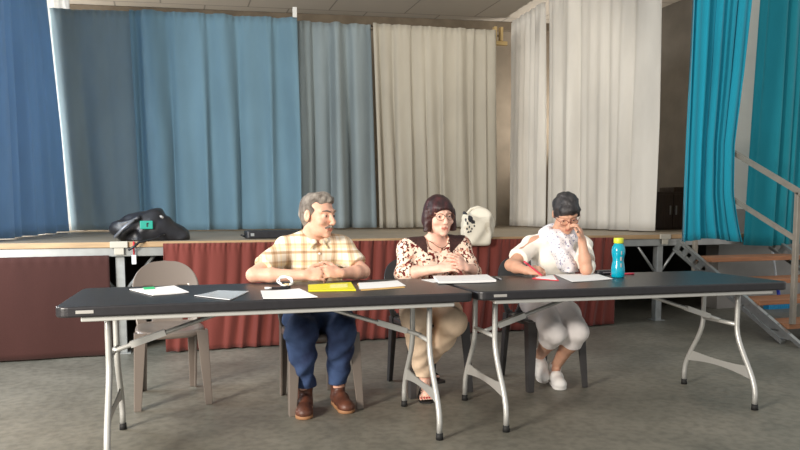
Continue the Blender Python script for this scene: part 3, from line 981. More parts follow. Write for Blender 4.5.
def shoe(name, parent, heel, toe, m, msole, w_=0.040, ankle=None, high=0.0, h=0.005, lace=None, up=(0, 0, 1)):
    heel = np.array(heel, float); toe = np.array(toe, float)
    L = np.linalg.norm(toe - heel); f = (toe - heel) / L
    u = np.array(up, float); u = u - f * (u @ f); u /= np.linalg.norm(u); s = np.cross(f, u)
    R = np.array([f, s, u]).T
    lo = np.minimum(heel, toe) - 0.12; hi = np.maximum(heel, toe) + 0.12
    if ankle is not None:
        lo = np.minimum(lo, np.array(ankle) - 0.08); hi = np.maximum(hi, np.array(ankle) + 0.08)
    v = Vol(lo, hi, h)
    c = lambda t, z: heel + f * L * t + u * z
    v.cone(c(0.14, 0.045), c(0.45, 0.052), 0.036, 0.040, 0.03)
    v.cone(c(0.45, 0.05), c(0.84, 0.035), 0.040, 0.033, 0.03)
    v.ell(c(0.80, 0.032), (0.055, w_ + 0.004, 0.030), R, 0.03)
    if ankle is not None:
        v.cone(c(0.18, 0.06), ankle, 0.038, 0.041 + high * 0.1, 0.03)
        a = np.array(ankle)
        v.cut(a, a - c(0.18, 0.06))
    v.cut(c(0.5, 0.008), -u)
    sh = v.mesh(name, m, parent)
    t = Vol(lo, hi, h)
    t.cone(c(0.14, 0.012), c(0.45, 0.012), 0.039, 0.038, 0.02)
    t.cone(c(0.45, 0.012), c(0.82, 0.012), 0.038, w_ + 0.006, 0.02)
    t.cut(c(0.5, 0.022), u); t.cut(c(0.5, 0.0), -u)
    t.mesh('sole', msole, sh)
    if lace is not None:
        lb = MB()
        for k in range(4):
            tt = 0.34 + 0.09 * k; zz = 0.092 - 0.010 * k
            lb.tube([c(tt, zz - 0.012) - s * 0.026, c(tt + 0.01, zz + 0.001), c(tt + 0.02, zz - 0.012) + s * 0.026], 0.0032, 6)
        lb.build('laces', lace, sh)
    return sh

HB = 0.0045
# ---- the man -----------------------------------------------------------------
def build_man():
    hc = (0.836, 3.945, 1.118)
    H = Frame(hc, (0.58, -0.81), 0.10, 0.0, 1.06)
    lo, hi = (0.28, 3.48, 0.0), (1.28, 4.36, 1.34)
    loc = (0.83, 4.02, 0)
    shR, shL = (0.672, 4.055, 0.915), (0.985, 4.010, 0.915)
    elR, elL = (0.452, 3.880, 0.786), (1.085, 3.875, 0.786)
    wrR, wrL = (0.715, 3.755, 0.787), (0.925, 3.765, 0.790)
    hipR, hipL = (0.755, 4.03, 0.535), (0.93, 4.03, 0.535)
    knR, knL = (0.690, 3.735, 0.475), (0.918, 3.755, 0.470)
    anR, anL = (0.732, 3.865, 0.12), (0.930, 3.885, 0.12)
    nb = (0.815, 4.025, 0.975)
    def torso(v, e):
        v.ell((0.825, 4.065, 0.83), (0.165 + e, 0.112 + e, 0.17), None, 0.05)
        v.ell((0.830, 4.045, 0.67), (0.160 + e, 0.120 + e, 0.15), None, 0.05)
        v.ell((0.840, 4.035, 0.555), (0.168 + e, 0.118 + e, 0.105 + e * .3), None, 0.05)
        v.cone(shR, shL, 0.062 + e, 0.062 + e, 0.05)
        v.cone(shR, nb, 0.050 + e, 0.052 + e * .6, 0.05); v.cone(shL, nb, 0.050 + e, 0.052 + e * .6, 0.05)
    v = Vol(lo, hi, HB)
    torso(v, 0)
    v.cone(nb, H.p(0, -0.025, -0.06), 0.060, 0.058, 0.03)
    head(v, H)
    for sh, el, wr in ((shR, elR, wrR), (shL, elL, wrL)):
        v.chain([sh, lerp(sh, el, 0.5), el], [0.056, 0.050, 0.038], 0.02)
        v.chain([el, lerp(el, wr, 0.35), wr], [0.038, 0.039, 0.027], 0.02)
    hand(v, wrR, (0.9, -0.25, 0.10), (-0.2, -0.75, 0.55), -1, (0.55, 0.75, 0.5), 1.02, 0.03, 0.1)
    hand(v, wrL, (-0.86, -0.20, 0.18), (0.15, -0.72, 0.60), 1, (0.6, 0.8, 0.5), 1.02, 0.03, 0.1)
    for hp, kn, an in ((hipR, knR, anR), (hipL, knL, anL)):
        v.chain([hp, lerp(hp, kn, 0.5), kn], [0.085, 0.076, 0.058], 0.03)
        v.chain([kn, lerp(kn, an, 0.35), an, (an[0], an[1] - 0.0, 0.06)], [0.056, 0.054, 0.036, 0.034], 0.03)
        v.cone((an[0], an[1], 0.05), (an[0] - 0.0, an[1] - 0.09, 0.04), 0.034, 0.024, 0.02)
    man = v.mesh('person', [M['skin_m'], M['lip'], M['eye_w'], M['iris']], None, loc, face_pick(H))
    tag(man, 'grey haired man in a checked short sleeved shirt and jeans, sitting with clasped hands', 'person')
    # shirt
    s = Vol((0.36, 3.70, 0.46), (1.20, 4.30, 1.08), 0.006)
    torso(s, 0.014)
    for sh, el in ((shR, elR), (shL, elL)):
        s.chain([sh, lerp(sh, el, 0.80)], [0.066, 0.070], 0.025)
        e = np.array(lerp(sh, el, 0.74)); d = np.array(el) - np.array(sh)
        s.cut(e, d, 0, e - 0.085, e + 0.085)
    s.warp(0.004, 38, 3)
    s.cone(lerp(nb, H.p(0, 0, -0.05), 0.25), H.p(0, -0.02, -0.05), 0.064, 0.064, 0.006, True)
    s.cone((0.845, 3.94, 0.975), (0.84, 3.93, 0.93), 0.040, 0.012, 0.01, True)
    s.cut((0.83, 4.0, 0.485), (0, 0, -1))
    sh_ = s.mesh('shirt', M['plaid'], man)
    cl = Vol((0.66, 3.84, 0.88), (1.0, 4.16, 1.08), 0.005)
    ring = []
    for k in range(15):
        a = PI / 2 + 0.30 + (2 * PI - 0.60) * k / 14
        # a = pi/2 points forward (towards the hall)
        z = 0.992 - 0.030 * max(0, math.sin(a)) + 0.012 * max(0, -math.sin(a))
        ring.append((0.820 + 0.074 * math.cos(a) + 0.012, 4.005 - 0.074 * math.sin(a), z))
    for a, b in zip(ring[:-1], ring[1:]):
        cl.cone(a, b, 0.015, 0.015, 0.01)
    for e_, dx in ((ring[0], -0.028), (ring[-1], 0.028)):
        cl.cone(e_, (e_[0] + dx * 1.0, e_[1] - 0.012, e_[2] - 0.035), 0.013, 0.006, 0.01)
    cl.mesh('collar', M['plaid'], sh_)
    for k in range(3):
        z = 0.895 - 0.055 * k
        MB().tube([(0.838, 3.940 - 0.004 * k, z), (0.838, 3.930 - 0.004 * k, z)], 0.006, 8).build('button', M['paper'], sh_)
    # jeans
    j = Vol((0.56, 3.60, 0.06), (1.10, 4.26, 0.70), 0.006)
    j.ell((0.84, 4.035, 0.55), (0.192, 0.142, 0.118), None, 0.04)
    for hp, kn, an in ((hipR, knR, anR), (hipL, knL, anL)):
        j.chain([hp, lerp(hp, kn, 0.5), kn], [0.100, 0.096, 0.082], 0.03)
        j.chain([kn, lerp(kn, an, 0.4), lerp(kn, an, 0.97)], [0.080, 0.073, 0.058], 0.03)
    j.warp(0.009, 40, 5)
    j.cut((0.8, 4, 0.135), (0, 0, -1)); j.cut((0.8, 4, 0.60), (0, 0, 1))
    j.mesh('jeans', M['denim'], man)
    for an, toe in ((anR, (0.683, 3.655, 0.0)), (anL, (0.945, 3.690, 0.0))):
        d = np.array(toe) - np.array((an[0], an[1], 0)); d /= np.linalg.norm(d)
        shoe('boot', man, (an[0] - d[0] * 0.05, an[1] - d[1] * 0.05, 0.0), toe, M['boot'], M['sole'], 0.043, (an[0], an[1] - 0.005, 0.195), 0.12, 0.005, M['lace'])
    # hair: short, thinner over the forehead
    g = H.s
    hv = Vol(np.array(hc) - 0.16, np.array(hc) + 0.17, 0.004)
    hv.ell(H.p(0, -0.020, 0.036), np.array((0.0805, 0.099, 0.089)) * g, H.R, 0.01)
    hv.ell(H.p(0, -0.050, 0.00), np.array((0.072, 0.062, 0.080)) * g, H.R, 0.02)
    hv.ell(H.p(0.02, 0.02, 0.085), np.array((0.05, 0.05, 0.04)) * g, H.R, 0.03)
    hv.cut(H.p(0, 0.066, 0.072), H.R @ np.array((0, 0.80, -0.60)))
    hv.cut(H.p(0, -0.03, -0.072), H.R @ np.array((0, 0.2, -1)))
    for s_ in (-1, 1):
        hv.ell(H.p(s_ * 0.088, -0.002, -0.012), np.array((0.024, 0.024, 0.036)) * g, H.R, 0.006, True)
        hv.ell(H.p(s_ * 0.080, 0.050, 0.055), np.array((0.036, 0.03, 0.030)) * g, H.R, 0.01, True)
    hv.warp(0.003, 130, 8)
    hv.mesh('hair', M['hair_grey'], man)
    mv = Vol(H.p(0, 0.09, -0.05) - 0.06, H.p(0, 0.09, -0.05) + 0.06, 0.003)
    for s_ in (-1, 1):
        mv.cone(H.p(0, 0.098, -0.051), H.p(s_ * 0.028, 0.086, -0.060), 0.0085, 0.006, 0.004)
    mv.warp(0.0012, 250, 2)
    mv.mesh('moustache', M['hair_grey'], man)
    bv = Vol(H.p(0, 0.09, 0.03) - 0.08, H.p(0, 0.09, 0.03) + 0.08, 0.003)
    for s_ in (-1, 1):
        bv.chain([H.p(s_ * 0.014, 0.0985, 0.027), H.p(s_ * 0.034, 0.092, 0.033), H.p(s_ * 0.052, 0.074, 0.028)], [0.004, 0.005, 0.003], 0.003)
    bv.mesh('eyebrows', M['hair_grey'], man)
    return man
build_man()

# ---- the woman in the floral blouse ---------------------------------------------
def build_woman_floral():
    hc = (1.600, 3.965, 1.110)
    H = Frame(hc, (0.0, -1.0), 0.06, 0.03, 1.01)
    lo, hi = (1.22, 3.56, 0.0), (1.98, 4.46, 1.32)
    loc = (1.58, 4.1, 0)
    shR, shL = (1.440, 4.085, 0.905), (1.785, 4.065, 0.915)
    elR, elL = (1.372, 4.000, 0.755), (1.838, 3.975, 0.755)
    wrR, wrL = (1.545, 3.825, 0.795), (1.715, 3.815, 0.800)
    hipR, hipL = (1.50, 4.12, 0.53), (1.66, 4.12, 0.53)
    knR, knL = (1.368, 3.755, 0.500), (1.592, 3.715, 0.480)
    anR, anL = (1.487, 3.905, 0.10), (1.530, 4.02, 0.20)
    nb = (1.612, 4.065, 0.945)
    def torso(v, e):
        v.ell((1.610, 4.09, 0.80), (0.152 + e, 0.100 + e, 0.155), None, 0.05)
        for s_ in (-1, 1):
            v.ell((1.610 + s_ * 0.07, 4.015, 0.80), (0.070 + e, 0.058 + e, 0.068), None, 0.04)
        v.ell((1.600, 4.09, 0.66), (0.155 + e, 0.118 + e, 0.14), None, 0.05)
        v.ell((1.585, 4.10, 0.55), (0.172 + e, 0.125 + e, 0.105 + e * .3), None, 0.05)
        v.cone(shR, shL, 0.050 + e, 0.050 + e, 0.05)
        v.cone(shR, nb, 0.040 + e, 0.044 + e * .5, 0.05); v.cone(shL, nb, 0.040 + e, 0.044 + e * .5, 0.05)
    v = Vol(lo, hi, HB)
    torso(v, 0)
    v.cone(nb, H.p(0, -0.025, -0.06), 0.050, 0.048, 0.03)
    head(v, H)
    for sh, el, wr in ((shR, elR, wrR), (shL, elL, wrL)):
        v.chain([sh, lerp(sh, el, 0.5), el], [0.047, 0.044, 0.036], 0.02)
        v.chain([el, lerp(el, wr, 0.35), wr], [0.036, 0.037, 0.024], 0.02)
    hand(v, wrR, (0.80, -0.40, 0.22), (-0.3, -0.6, 0.7), -1, (0.35, 0.5, 0.35), 0.92, 0.06, 0.05)
    hand(v, wrL, (-0.72, -0.30, 0.52), (0.55, -0.70, 0.4), 1, (0.3, 0.4, 0.3), 0.92, 0.10, 0.05)
    for hp, kn, an in ((hipR, knR, anR), (hipL, knL, anL)):
        v.chain([hp, lerp(hp, kn, 0.5), kn], [0.080, 0.070, 0.052], 0.03)
        v.chain([kn, lerp(kn, an, 0.35), an], [0.050, 0.048, 0.031], 0.03)
    # bare feet in sandals
    def foot(an, toe):
        an = np.array(an); toe = np.array(toe); d = toe - an; d[2] = 0; d /= np.linalg.norm(d); s_ = np.array((-d[1], d[0], 0))
        heel = np.array((an[0], an[1], toe[2] + 0.012)) - d * 0.03
        v.cone(an, heel + (0, 0, 0.008), 0.032, 0.026, 0.02)
        v.cone(an, toe - d * 0.06 + (0, 0, 0.016), 0.030, 0.022, 0.03)
        v.cone(heel, toe - d * 0.05 + (0, 0, 0.006), 0.024, 0.024, 0.03)
        tips = []
        for k, o_ in enumerate((-0.030, -0.014, 0.0, 0.013, 0.025)):
            b = toe - d * 0.055 + s_ * o_ + (0, 0, 0.008)
            t = toe + s_ * o_ * 1.15 - d * (0.004 * k if an[0] < 1.5 else 0.004 * (4 - k)) + (0, 0, 0.004)
            v.cone(b, t, 0.011, 0.009, 0.004); tips.append((t, d))
        return tips
    tips = foot(anR, (1.440, 3.755, 0.022))
    foot(anL, (1.56, 3.93, 0.105))
    wmn = v.mesh('person', [M['skin_w'], M['lip'], M['eye_w'], M['iris']], None, loc, face_pick(H))
    tag(wmn, 'woman with an auburn bob and glasses in a floral blouse, sitting with hands together', 'person')
    nl = MB()
    for t, d in tips:
        nl.tube([t + d * 0.002 + (0, 0, 0.0065), t + d * 0.0085 + (0, 0, 0.0045)], [0.0055, 0.0045], 8)
    nl.build('toenails', M['nail'], wmn)
    # blouse
    s = Vol((1.28, 3.86, 0.46), (1.94, 4.28, 1.02), 0.006)
    torso(s, 0.013)
    for sh, el, wr in ((shR, elR, wrR), (shL, elL, wrL)):
        s.chain([sh, el, lerp(el, wr, 0.40)], [0.058, 0.050, 0.052], 0.025)
        e = np.array(lerp(el, wr, 0.30)); d = np.array(wr) - np.array(el)
        s.cut(e, d, 0, e - 0.062, e + 0.062)
    s.warp(0.004, 40, 6)
    s.ell((1.607, 3.965, 0.965), (0.082, 0.085, 0.085), None, 0.01, True)
    s.cone(nb, H.p(0, -0.02, -0.06), 0.070, 0.070, 0.01, True)
    s.cut((1.6, 4.0, 0.49), (0, 0, -1))
    def yoke(P):
        return (((P[:, 2] > 0.905 - 0.35 * np.maximum(0, 4.05 - P[:, 1])) & (np.abs(P[:, 0] - 1.61) > 0.075) & (np.abs(P[:, 0] - 1.61) < 0.09 + 1.1 * (P[:, 2] - 0.885))) * 1)
    s.mesh('blouse', [M['floral'], M['lace_brown']], wmn, None, yoke)
    # trousers
    j = Vol((1.24, 3.60, 0.10), (1.80, 4.28, 0.68), 0.006)
    j.ell((1.585, 4.10, 0.55), (0.180, 0.133, 0.108), None, 0.04)
    j.chain([hipR, lerp(hipR, knR, 0.5), knR], [0.096, 0.094, 0.082], 0.03)
    j.chain([hipL, lerp(hipL, knL, 0.5), knL], [0.096, 0.095, 0.084], 0.03)
    j.chain([knR, lerp(knR, anR, 0.4), lerp(knR, anR, 0.95)], [0.074, 0.070, 0.056], 0.03)
    j.chain([knL, lerp(knL, anL, 0.4), lerp(knL, anL, 0.85)], [0.078, 0.074, 0.060], 0.03)
    j.warp(0.005, 44, 9)
    j.cut((1.6, 4, 0.135), (0, 0, -1)); j.cut((1.6, 4, 0.585), (0, 0, 1))
    j.mesh('trousers', M['khaki'], wmn)
    sd = MB()
    for an, toe in ((anR, (1.440, 3.755, 0.022)), (anL, (1.56, 3.93, 0.105))):
        a = Vector((an[0], an[1], toe[2])); t = Vector(toe); d = (t - a).normalized(); s_ = Vector((-d.y, d.x, 0))
        zb = t.z - 0.0215
        poly = []
        for tt, ww in ((-0.06, 0.018), (-0.05, 0.030), (0.0, 0.034), (0.06, 0.036), (0.115, 0.043), (0.15, 0.040), (0.168, 0.024)):
            poly.append((tt, ww))
        pl = [(a + d * t_ + s_ * w_)[:2] for t_, w_ in poly] + [(a + d * t_ - s_ * w_)[:2] for t_, w_ in poly[::-1]]
        sd.prism(pl, zb, zb + 0.011)
        for tt, ww, hh in ((0.085, 0.042, 0.040), (0.02, 0.038, 0.070)):
            c = a + d * tt
            sd.tube([(c + s_ * ww * math.cos(q))[:2] + (zb + 0.008 + hh * math.sin(q),) if False else tuple(list((c + s_ * ww * math.cos(q))[:2]) + [zb + 0.008 + hh * math.sin(q)]) for q in np.linspace(0, PI, 11)], 0.0065, 6)
    sd.build('sandals', M['sandal'], wmn)
    # bob hair with a fringe
    g = H.s
    hv = Vol(np.array(hc) - 0.19, np.array(hc) + 0.19, 0.004)
    hv.ell(H.p(0, -0.014, 0.038), np.array((0.089, 0.108, 0.095)) * g, H.R, 0.01)
    hv.ell(H.p(0, -0.038, -0.025), np.array((0.097, 0.088, 0.092)) * g, H.R, 0.03)
    hv.ell(H.p(0, 0.052, 0.052), np.array((0.064, 0.048, 0.040)) * g, H.R, 0.02)
    for s_ in (-1, 1):
        hv.cone(H.p(s_ * 0.082, 0.012, 0.03), H.p(s_ * 0.088, 0.016, -0.085), 0.021 * g, 0.019 * g, 0.02)
    hv.cut(H.p(0, 0, -0.094), H.R @ np.array((0, 0.15, -1)))
    hv.ell(H.p(0.004, 0.105, -0.045), np.array((0.074, 0.085, 0.092)) * g, H.R, 0.008, True)
    hv.ell(H.p(0, 0.035, -0.10), np.array((0.062, 0.085, 0.075)) * g, H.R, 0.008, True)
    hv.warp(0.0014, 110, 12)
    hv.mesh('hair', M['hair_auburn'], wmn)
    glasses(wmn, H, M['glass_frame'], 0.031, 0.020)
    er = MB()
    for s_ in (1,):
        er.tube([H.p(s_ * 0.092, 0.010, -0.036), H.p(s_ * 0.094, 0.012, -0.052)], 0.005, 8)
    er.build('earring', M['paper'], wmn)
    nk = MB()
    nk.tube([(1.612 + 0.072 * math.sin(a), 4.02 - 0.085 * math.cos(a) + 0.01, 0.958 - 0.045 * math.cos(a) ** 3 if math.cos(a) > 0 else 0.958) for a in np.linspace(-1.3, 1.3, 15)], 0.0022, 6)
    nk.tube([(1.612, 3.942, 0.913), (1.612, 3.940, 0.897)], [0.006, 0.009], 8)
    nk.build('necklace', M['glass_frame'], wmn)
    return wmn
build_woman_floral()

# ---- the woman with the scarf -----------------------------------------------------
def build_woman_scarf():
    hc = (2.432, 3.850, 1.128)
    H = Frame(hc, (-0.34, -1.0), 0.62, 0.10, 0.98)
    lo, hi = (1.94, 3.44, 0.0), (2.86, 4.30, 1.32)
    loc = (2.42, 4.0, 0)
    shR, shL = (2.290, 4.020, 0.918), (2.625, 3.960, 0.912)
    elR, elL = (2.055, 3.880, 0.800), (2.482, 3.690, 0.778)
    wrR, wrL = (2.075, 3.715, 0.778), (2.462, 3.708, 0.945)
    hipR, hipL = (2.325, 4.05, 0.53), (2.495, 4.05, 0.53)
    knR, knL = (2.232, 3.640, 0.400), (2.382, 3.630, 0.400)
    anR, anL = (2.365, 4.055, 0.15), (2.425, 3.935, 0.11)
    nb = (2.455, 3.985, 0.975)
    def torso(v, e):
        v.ell((2.450, 4.01, 0.82), (0.150 + e, 0.098 + e, 0.155), None, 0.05)
        for s_ in (-1, 1):
            v.ell((2.445 + s_ * 0.068, 3.945 - s_ * 0.012, 0.82), (0.066 + e, 0.052 + e, 0.062), None, 0.04)
        v.ell((2.430, 4.02, 0.67), (0.145 + e, 0.112 + e, 0.14), None, 0.05)
        v.ell((2.410, 4.04, 0.55), (0.168 + e, 0.122 + e, 0.105 + e * .3), None, 0.05)
        v.cone(shR, shL, 0.048 + e, 0.048 + e, 0.05)
        v.cone(shR, nb, 0.040 + e, 0.044 + e * .5, 0.05); v.cone(shL, nb, 0.040 + e, 0.044 + e * .5, 0.05)
    v = Vol(lo, hi, HB)
    torso(v, 0)
    v.cone(nb, H.p(0, -0.030, -0.05), 0.050, 0.048, 0.03)
    head(v, H)
    for sh, el, wr in ((shR, elR, wrR), (shL, elL, wrL)):
        v.chain([sh, lerp(sh, el, 0.5), el], [0.046, 0.043, 0.035], 0.02)
        v.chain([el, lerp(el, wr, 0.35), wr], [0.036, 0.037, 0.024], 0.02)
    hand(v, wrR, (0.75, -0.55, 0.02), (-0.35, -0.45, 0.8), -1, (0.75, 0.8, 0.5), 0.92, 0.02, 0.35)
    hand(v, wrL, (-0.10, 0.12, 0.98), (0.75, -0.66, 0.0), -1, (0.5, 0.7, 0.5), 0.92, 0.03, 0.2)
    for hp, kn, an in ((hipR, knR, anR), (hipL, knL, anL)):
        v.chain([hp, lerp(hp, kn, 0.5), kn], [0.080, 0.070, 0.052], 0.03)
        v.chain([kn, lerp(kn, an, 0.35), an], [0.050, 0.050, 0.031], 0.03)
    v.cone(anR, (2.335, 3.96, 0.05), 0.030, 0.024, 0.02)
    v.cone(anL, (2.375, 3.84, 0.045), 0.030, 0.026, 0.02)
    wmn = v.mesh('person', [M['skin_d'], M['lip'], M['eye_w'], M['iris']], None, loc, face_pick(H))
    tag(wmn, 'woman with short black hair and scarf bowed over papers, resting cheek on hand', 'person')
    # blouse with open shoulders
    s = Vol((2.04, 3.66, 0.46), (2.80, 4.22, 1.04), 0.006)
    torso(s, 0.014)
    for sh, el in ((shR, elR), (shL, elL)):
        s.chain([sh, lerp(sh, el, 0.85)], [0.056, 0.072], 0.02)
        e = np.array(lerp(sh, el, 0.68)); d = np.array(el) - np.array(sh)
        s.cut(e, d, 0, e - 0.09, e + 0.09)
    s.warp(0.004, 40, 16)
    for sh, el, ox in ((shR, elR, -1), (shL, elL, 1)):
        a = np.array(lerp(sh, nb, 0.15)) + (0, -0.02, 0.065); b = np.array(lerp(sh, el, 0.5)) + (ox * 0.035, -0.02, 0.065)
        s.cone(a, b, 0.026, 0.032, 0.006, True)
    s.cone(nb, H.p(0, -0.03, -0.06), 0.062, 0.062, 0.01, True)
    s.cut((2.4, 4.0, 0.50), (0, 0, -1))
    s.mesh('blouse', M['cream'], wmn)
    # capri trousers
    j = Vol((2.12, 3.50, 0.26), (2.64, 4.22, 0.68), 0.006)
    j.ell((2.410, 4.04, 0.55), (0.178, 0.130, 0.108), None, 0.04)
    for hp, kn, an in ((hipR, knR, anR), (hipL, knL, anL)):
        j.chain([hp, lerp(hp, kn, 0.5), kn], [0.096, 0.090, 0.068], 0.03)
        j.chain([kn, lerp(kn, an, 0.32)], [0.068, 0.070], 0.03)
        e = np.array(lerp(kn, an, 0.27)); d = np.array(an) - np.array(kn)
        j.cut(e, d, 0, e - 0.10, e + 0.09)
    j.warp(0.004, 44, 19)
    j.cut((2.4, 4, 0.60), (0, 0, 1))
    j.mesh('capri_trousers', M['capri'], wmn)
    shoe('sneaker', wmn, (2.372, 4.095, 0.105), (2.318, 3.905, 0.012), M['sneaker'], M['sneaker'], 0.038, (2.366, 4.055, 0.215), 0.0, 0.005, M['paper'], up=(0, -0.25, 1))
    shoe('sneaker', wmn, (2.435, 3.985, 0.0), (2.352, 3.745, 0.0), M['sneaker'], M['sneaker'], 0.038, (2.425, 3.930, 0.130), 0.0, 0.005, M['paper'])
    # scarf: loop round the neck and two hanging ends
    sc = Vol((2.22, 3.72, 0.70), (2.68, 4.16, 1.10), 0.005)
    ring = [(2.445 + 0.088 * math.cos(a), 3.955 + 0.085 * math.sin(a), 0.985 + 0.022 * math.sin(a)) for a in np.linspace(0, 2 * PI, 17)]
    for a, b in zip(ring[:-1], ring[1:]): sc.cone(a, b, 0.036, 0.036, 0.02)
    sc.chain([(2.385, 3.885, 0.985), (2.385, 3.855, 0.90), (2.420, 3.850, 0.82), (2.455, 3.845, 0.745)], [0.040, 0.046, 0.046, 0.050], 0.03)
    sc.chain([(2.47, 3.88, 0.965), (2.445, 3.850, 0.88), (2.475, 3.855, 0.80), (2.485, 3.860, 0.745)], [0.036, 0.040, 0.042, 0.046], 0.03)
    sc.warp(0.008, 75, 23)
    sc.cut((2.4, 4, 0.748), (0, 0, -1))
    sc.mesh('scarf', M['scarf'], wmn)
    g = H.s
    hv = Vol(np.array(hc) - 0.19, np.array(hc) + 0.19, 0.004)
    hv.ell(H.p(0, -0.018, 0.040), np.array((0.087, 0.105, 0.095)) * g, H.R, 0.01)
    hv.ell(H.p(0, -0.055, 0.0), np.array((0.078, 0.066, 0.080)) * g, H.R, 0.02)
    hv.ell(H.p(0.0, 0.060, 0.070), np.array((0.062, 0.040, 0.034)) * g, H.R, 0.02)
    hv.cut(H.p(0, 0.085, 0.040), H.R @ np.array((0, 0.70, -0.71)))
    for s_ in (-1, 1):
        hv.ell(H.p(s_ * 0.090, 0.000, -0.012), np.array((0.024, 0.022, 0.036)) * g, H.R, 0.006, True)
        hv.cone(H.p(s_ * 0.076, 0.022, 0.03), H.p(s_ * 0.076, 0.020, -0.010), 0.012 * g, 0.007 * g, 0.01)
    hv.warp(0.003, 120, 31)
    hv.mesh('hair', M['hair_black'], wmn)
    glasses(wmn, H, mat('glasses_red', rgb(120, 50, 44), 0.4), 0.031, 0.020)
    return wmn
build_woman_scarf()

# ------------------------------------------------------------------ things on the tables
def sheet(name, quad, z, th, m, label=None, cat=None, parent=None, group=None, curl=0.0):
    """a sheet or thin pad with the given corners, corner order round the outline"""
    q = [Vector((x, y, 0)) for x, y in quad]
    n = 8
    bm = bmesh.new()
    top, bot = {}, {}
    for i in range(n + 1):
        for j in range(n + 1):
            u, v = i / n, j / n
            p = q[0].lerp(q[1], u).lerp(q[3].lerp(q[2], u), v)
            dz = curl * ((2 * u - 1) ** 2) * 0.5 + curl * max(0, v - 0.6) * 0.8
            top[i, j] = bm.verts.new((p.x, p.y, z + th + dz)); bot[i, j] = bm.verts.new((p.x, p.y, z + dz * 0.999))
    for i in range(n):
        for j in range(n):
            bm.faces.new((top[i, j], top[i + 1, j], top[i + 1, j + 1], top[i, j + 1]))
            bm.faces.new((bot[i, j + 1], bot[i + 1, j + 1], bot[i + 1, j], bot[i, j]))
    for k in range(n):
        bm.faces.new((top[k, 0], bot[k, 0], bot[k + 1, 0], top[k + 1, 0])); bm.faces.new((top[k + 1, n], bot[k + 1, n], bot[k, n], top[k, n]))
        bm.faces.new((top[0, k + 1], bot[0, k + 1], bot[0, k], top[0, k])); bm.faces.new((top[n, k], bot[n, k], bot[n, k + 1], top[n, k + 1]))
    mb = MB(); mb.add(bm)
    c = sum(q, Vector()) / 4
    o = mb.build(name, m, parent, None if parent else (c.x, c.y, z))
    if label: tag(o, label, cat, group)
    return o
Z0 = TZ + 0.0006
M['green'] = mat('green_paper', rgb(40, 190, 120), 0.7)
M['yellow'] = mat('yellow_card', rgb(228, 220, 30), 0.55)
M['yellow_pale'] = mat('pale_yellow_card', rgb(236, 232, 140), 0.6)
M['orange_card'] = mat('orange_card', rgb(232, 190, 120), 0.7)
M['red_card'] = mat('red_card', rgb(206, 50, 62), 0.5)
M['sleeve'] = mat('clear_sleeve', rgb(226, 230, 234), 0.12, spec=0.8, alpha=0.8)
M['pen_dark'] = mat('pen_dark', rgb(34, 34, 40), 0.4)
M['pen_silver'] = mat('pen_silver', rgb(170, 170, 174), 0.35, 0.6)
M['pen_red'] = mat('pen_red', rgb(214, 62, 84), 0.4)

p = sheet('paper', [(-0.187, 3.735), (0.03, 3.84), (0.095, 3.493), (-0.069, 3.421)], Z0, 0.004, M['paper'],
          'white papers with a green marker tab at the left end of the table', 'paper', curl=0.004)
sheet('tab', [(-0.125, 3.79), (-0.070, 3.812), (-0.064, 3.71), (-0.115, 3.69)], Z0 + 0.0047, 0.0015, M['green'], parent=p)
p = sheet('plastic_sleeve', [(0.115, 3.36), (0.235, 3.535), (0.375, 3.44), (0.259, 3.13)], Z0, 0.003, M['sleeve'],
          'clear plastic sleeve lying on the table in front of the empty chair', 'plastic sleeve', curl=0.004)
sheet('insert', [(0.135, 3.352), (0.232, 3.508), (0.350, 3.43), (0.255, 3.165)], Z0 + 0.001, 0.0008, M['paper'], parent=p)
sheet('paper', [(0.435, 3.442), (0.635, 3.48), (0.648, 3.091), (0.404, 3.115)], Z0, 0.003, M['paper'],
      'white sheet of paper on the table near the man, left of the yellow folder', 'paper', curl=0.006)
p = sheet('folder', [(0.712, 3.640), (0.965, 3.70), (0.893, 3.325), (0.660, 3.367)], Z0, 0.006, M['yellow'],
          'bright yellow folder under the hands of the man', 'folder')
sheet('sticker', [(0.825, 3.60), (0.925, 3.62), (0.880, 3.44), (0.785, 3.435)], Z0 + 0.0062, 0.0008, M['yellow_pale'], parent=p)
p = sheet('folder', [(0.985, 3.64), (1.236, 3.70), (1.172, 3.375), (0.918, 3.315)], Z0, 0.003, M['orange_card'],
          'pale folder with an orange lower edge between the man and the floral blouse', 'folder')
sheet('page', [(0.992, 3.642), (1.238, 3.702), (1.190, 3.415), (0.915, 3.340)], Z0 + 0.0032, 0.002, M['paper'], parent=p, curl=0.003)
sheet('paper', [(1.40, 3.74), (1.49, 3.765), (1.52, 3.60), (1.41, 3.575)], Z0, 0.002, M['paper'],
      'partly covered white sheet under the larger papers before the floral blouse', 'paper')
sheet('paper', [(1.500, 3.805), (1.84, 3.78), (1.735, 3.445), (1.400, 3.475)], Z0 + 0.003, 0.012, M['paper'],
      'large white papers bridging the two tables before the woman with the auburn bob', 'paper', curl=0.003)
p = sheet('booklet', [(2.035, 3.575), (2.155, 3.72), (2.27, 3.72), (2.120, 3.42)], Z0, 0.004, M['red_card'],
          'red booklet with an open white page, under the writing hand', 'booklet')
sheet('page', [(2.06, 3.578), (2.165, 3.705), (2.255, 3.705), (2.122, 3.445)], Z0 + 0.0042, 0.002, M['paper'], parent=p)
sheet('paper', [(2.300, 3.755), (2.585, 3.745), (2.46, 3.386), (2.145, 3.320)], Z0, 0.003, M['paper'],
      'white sheet on the right table in front of the bent elbow', 'paper', curl=0.004)
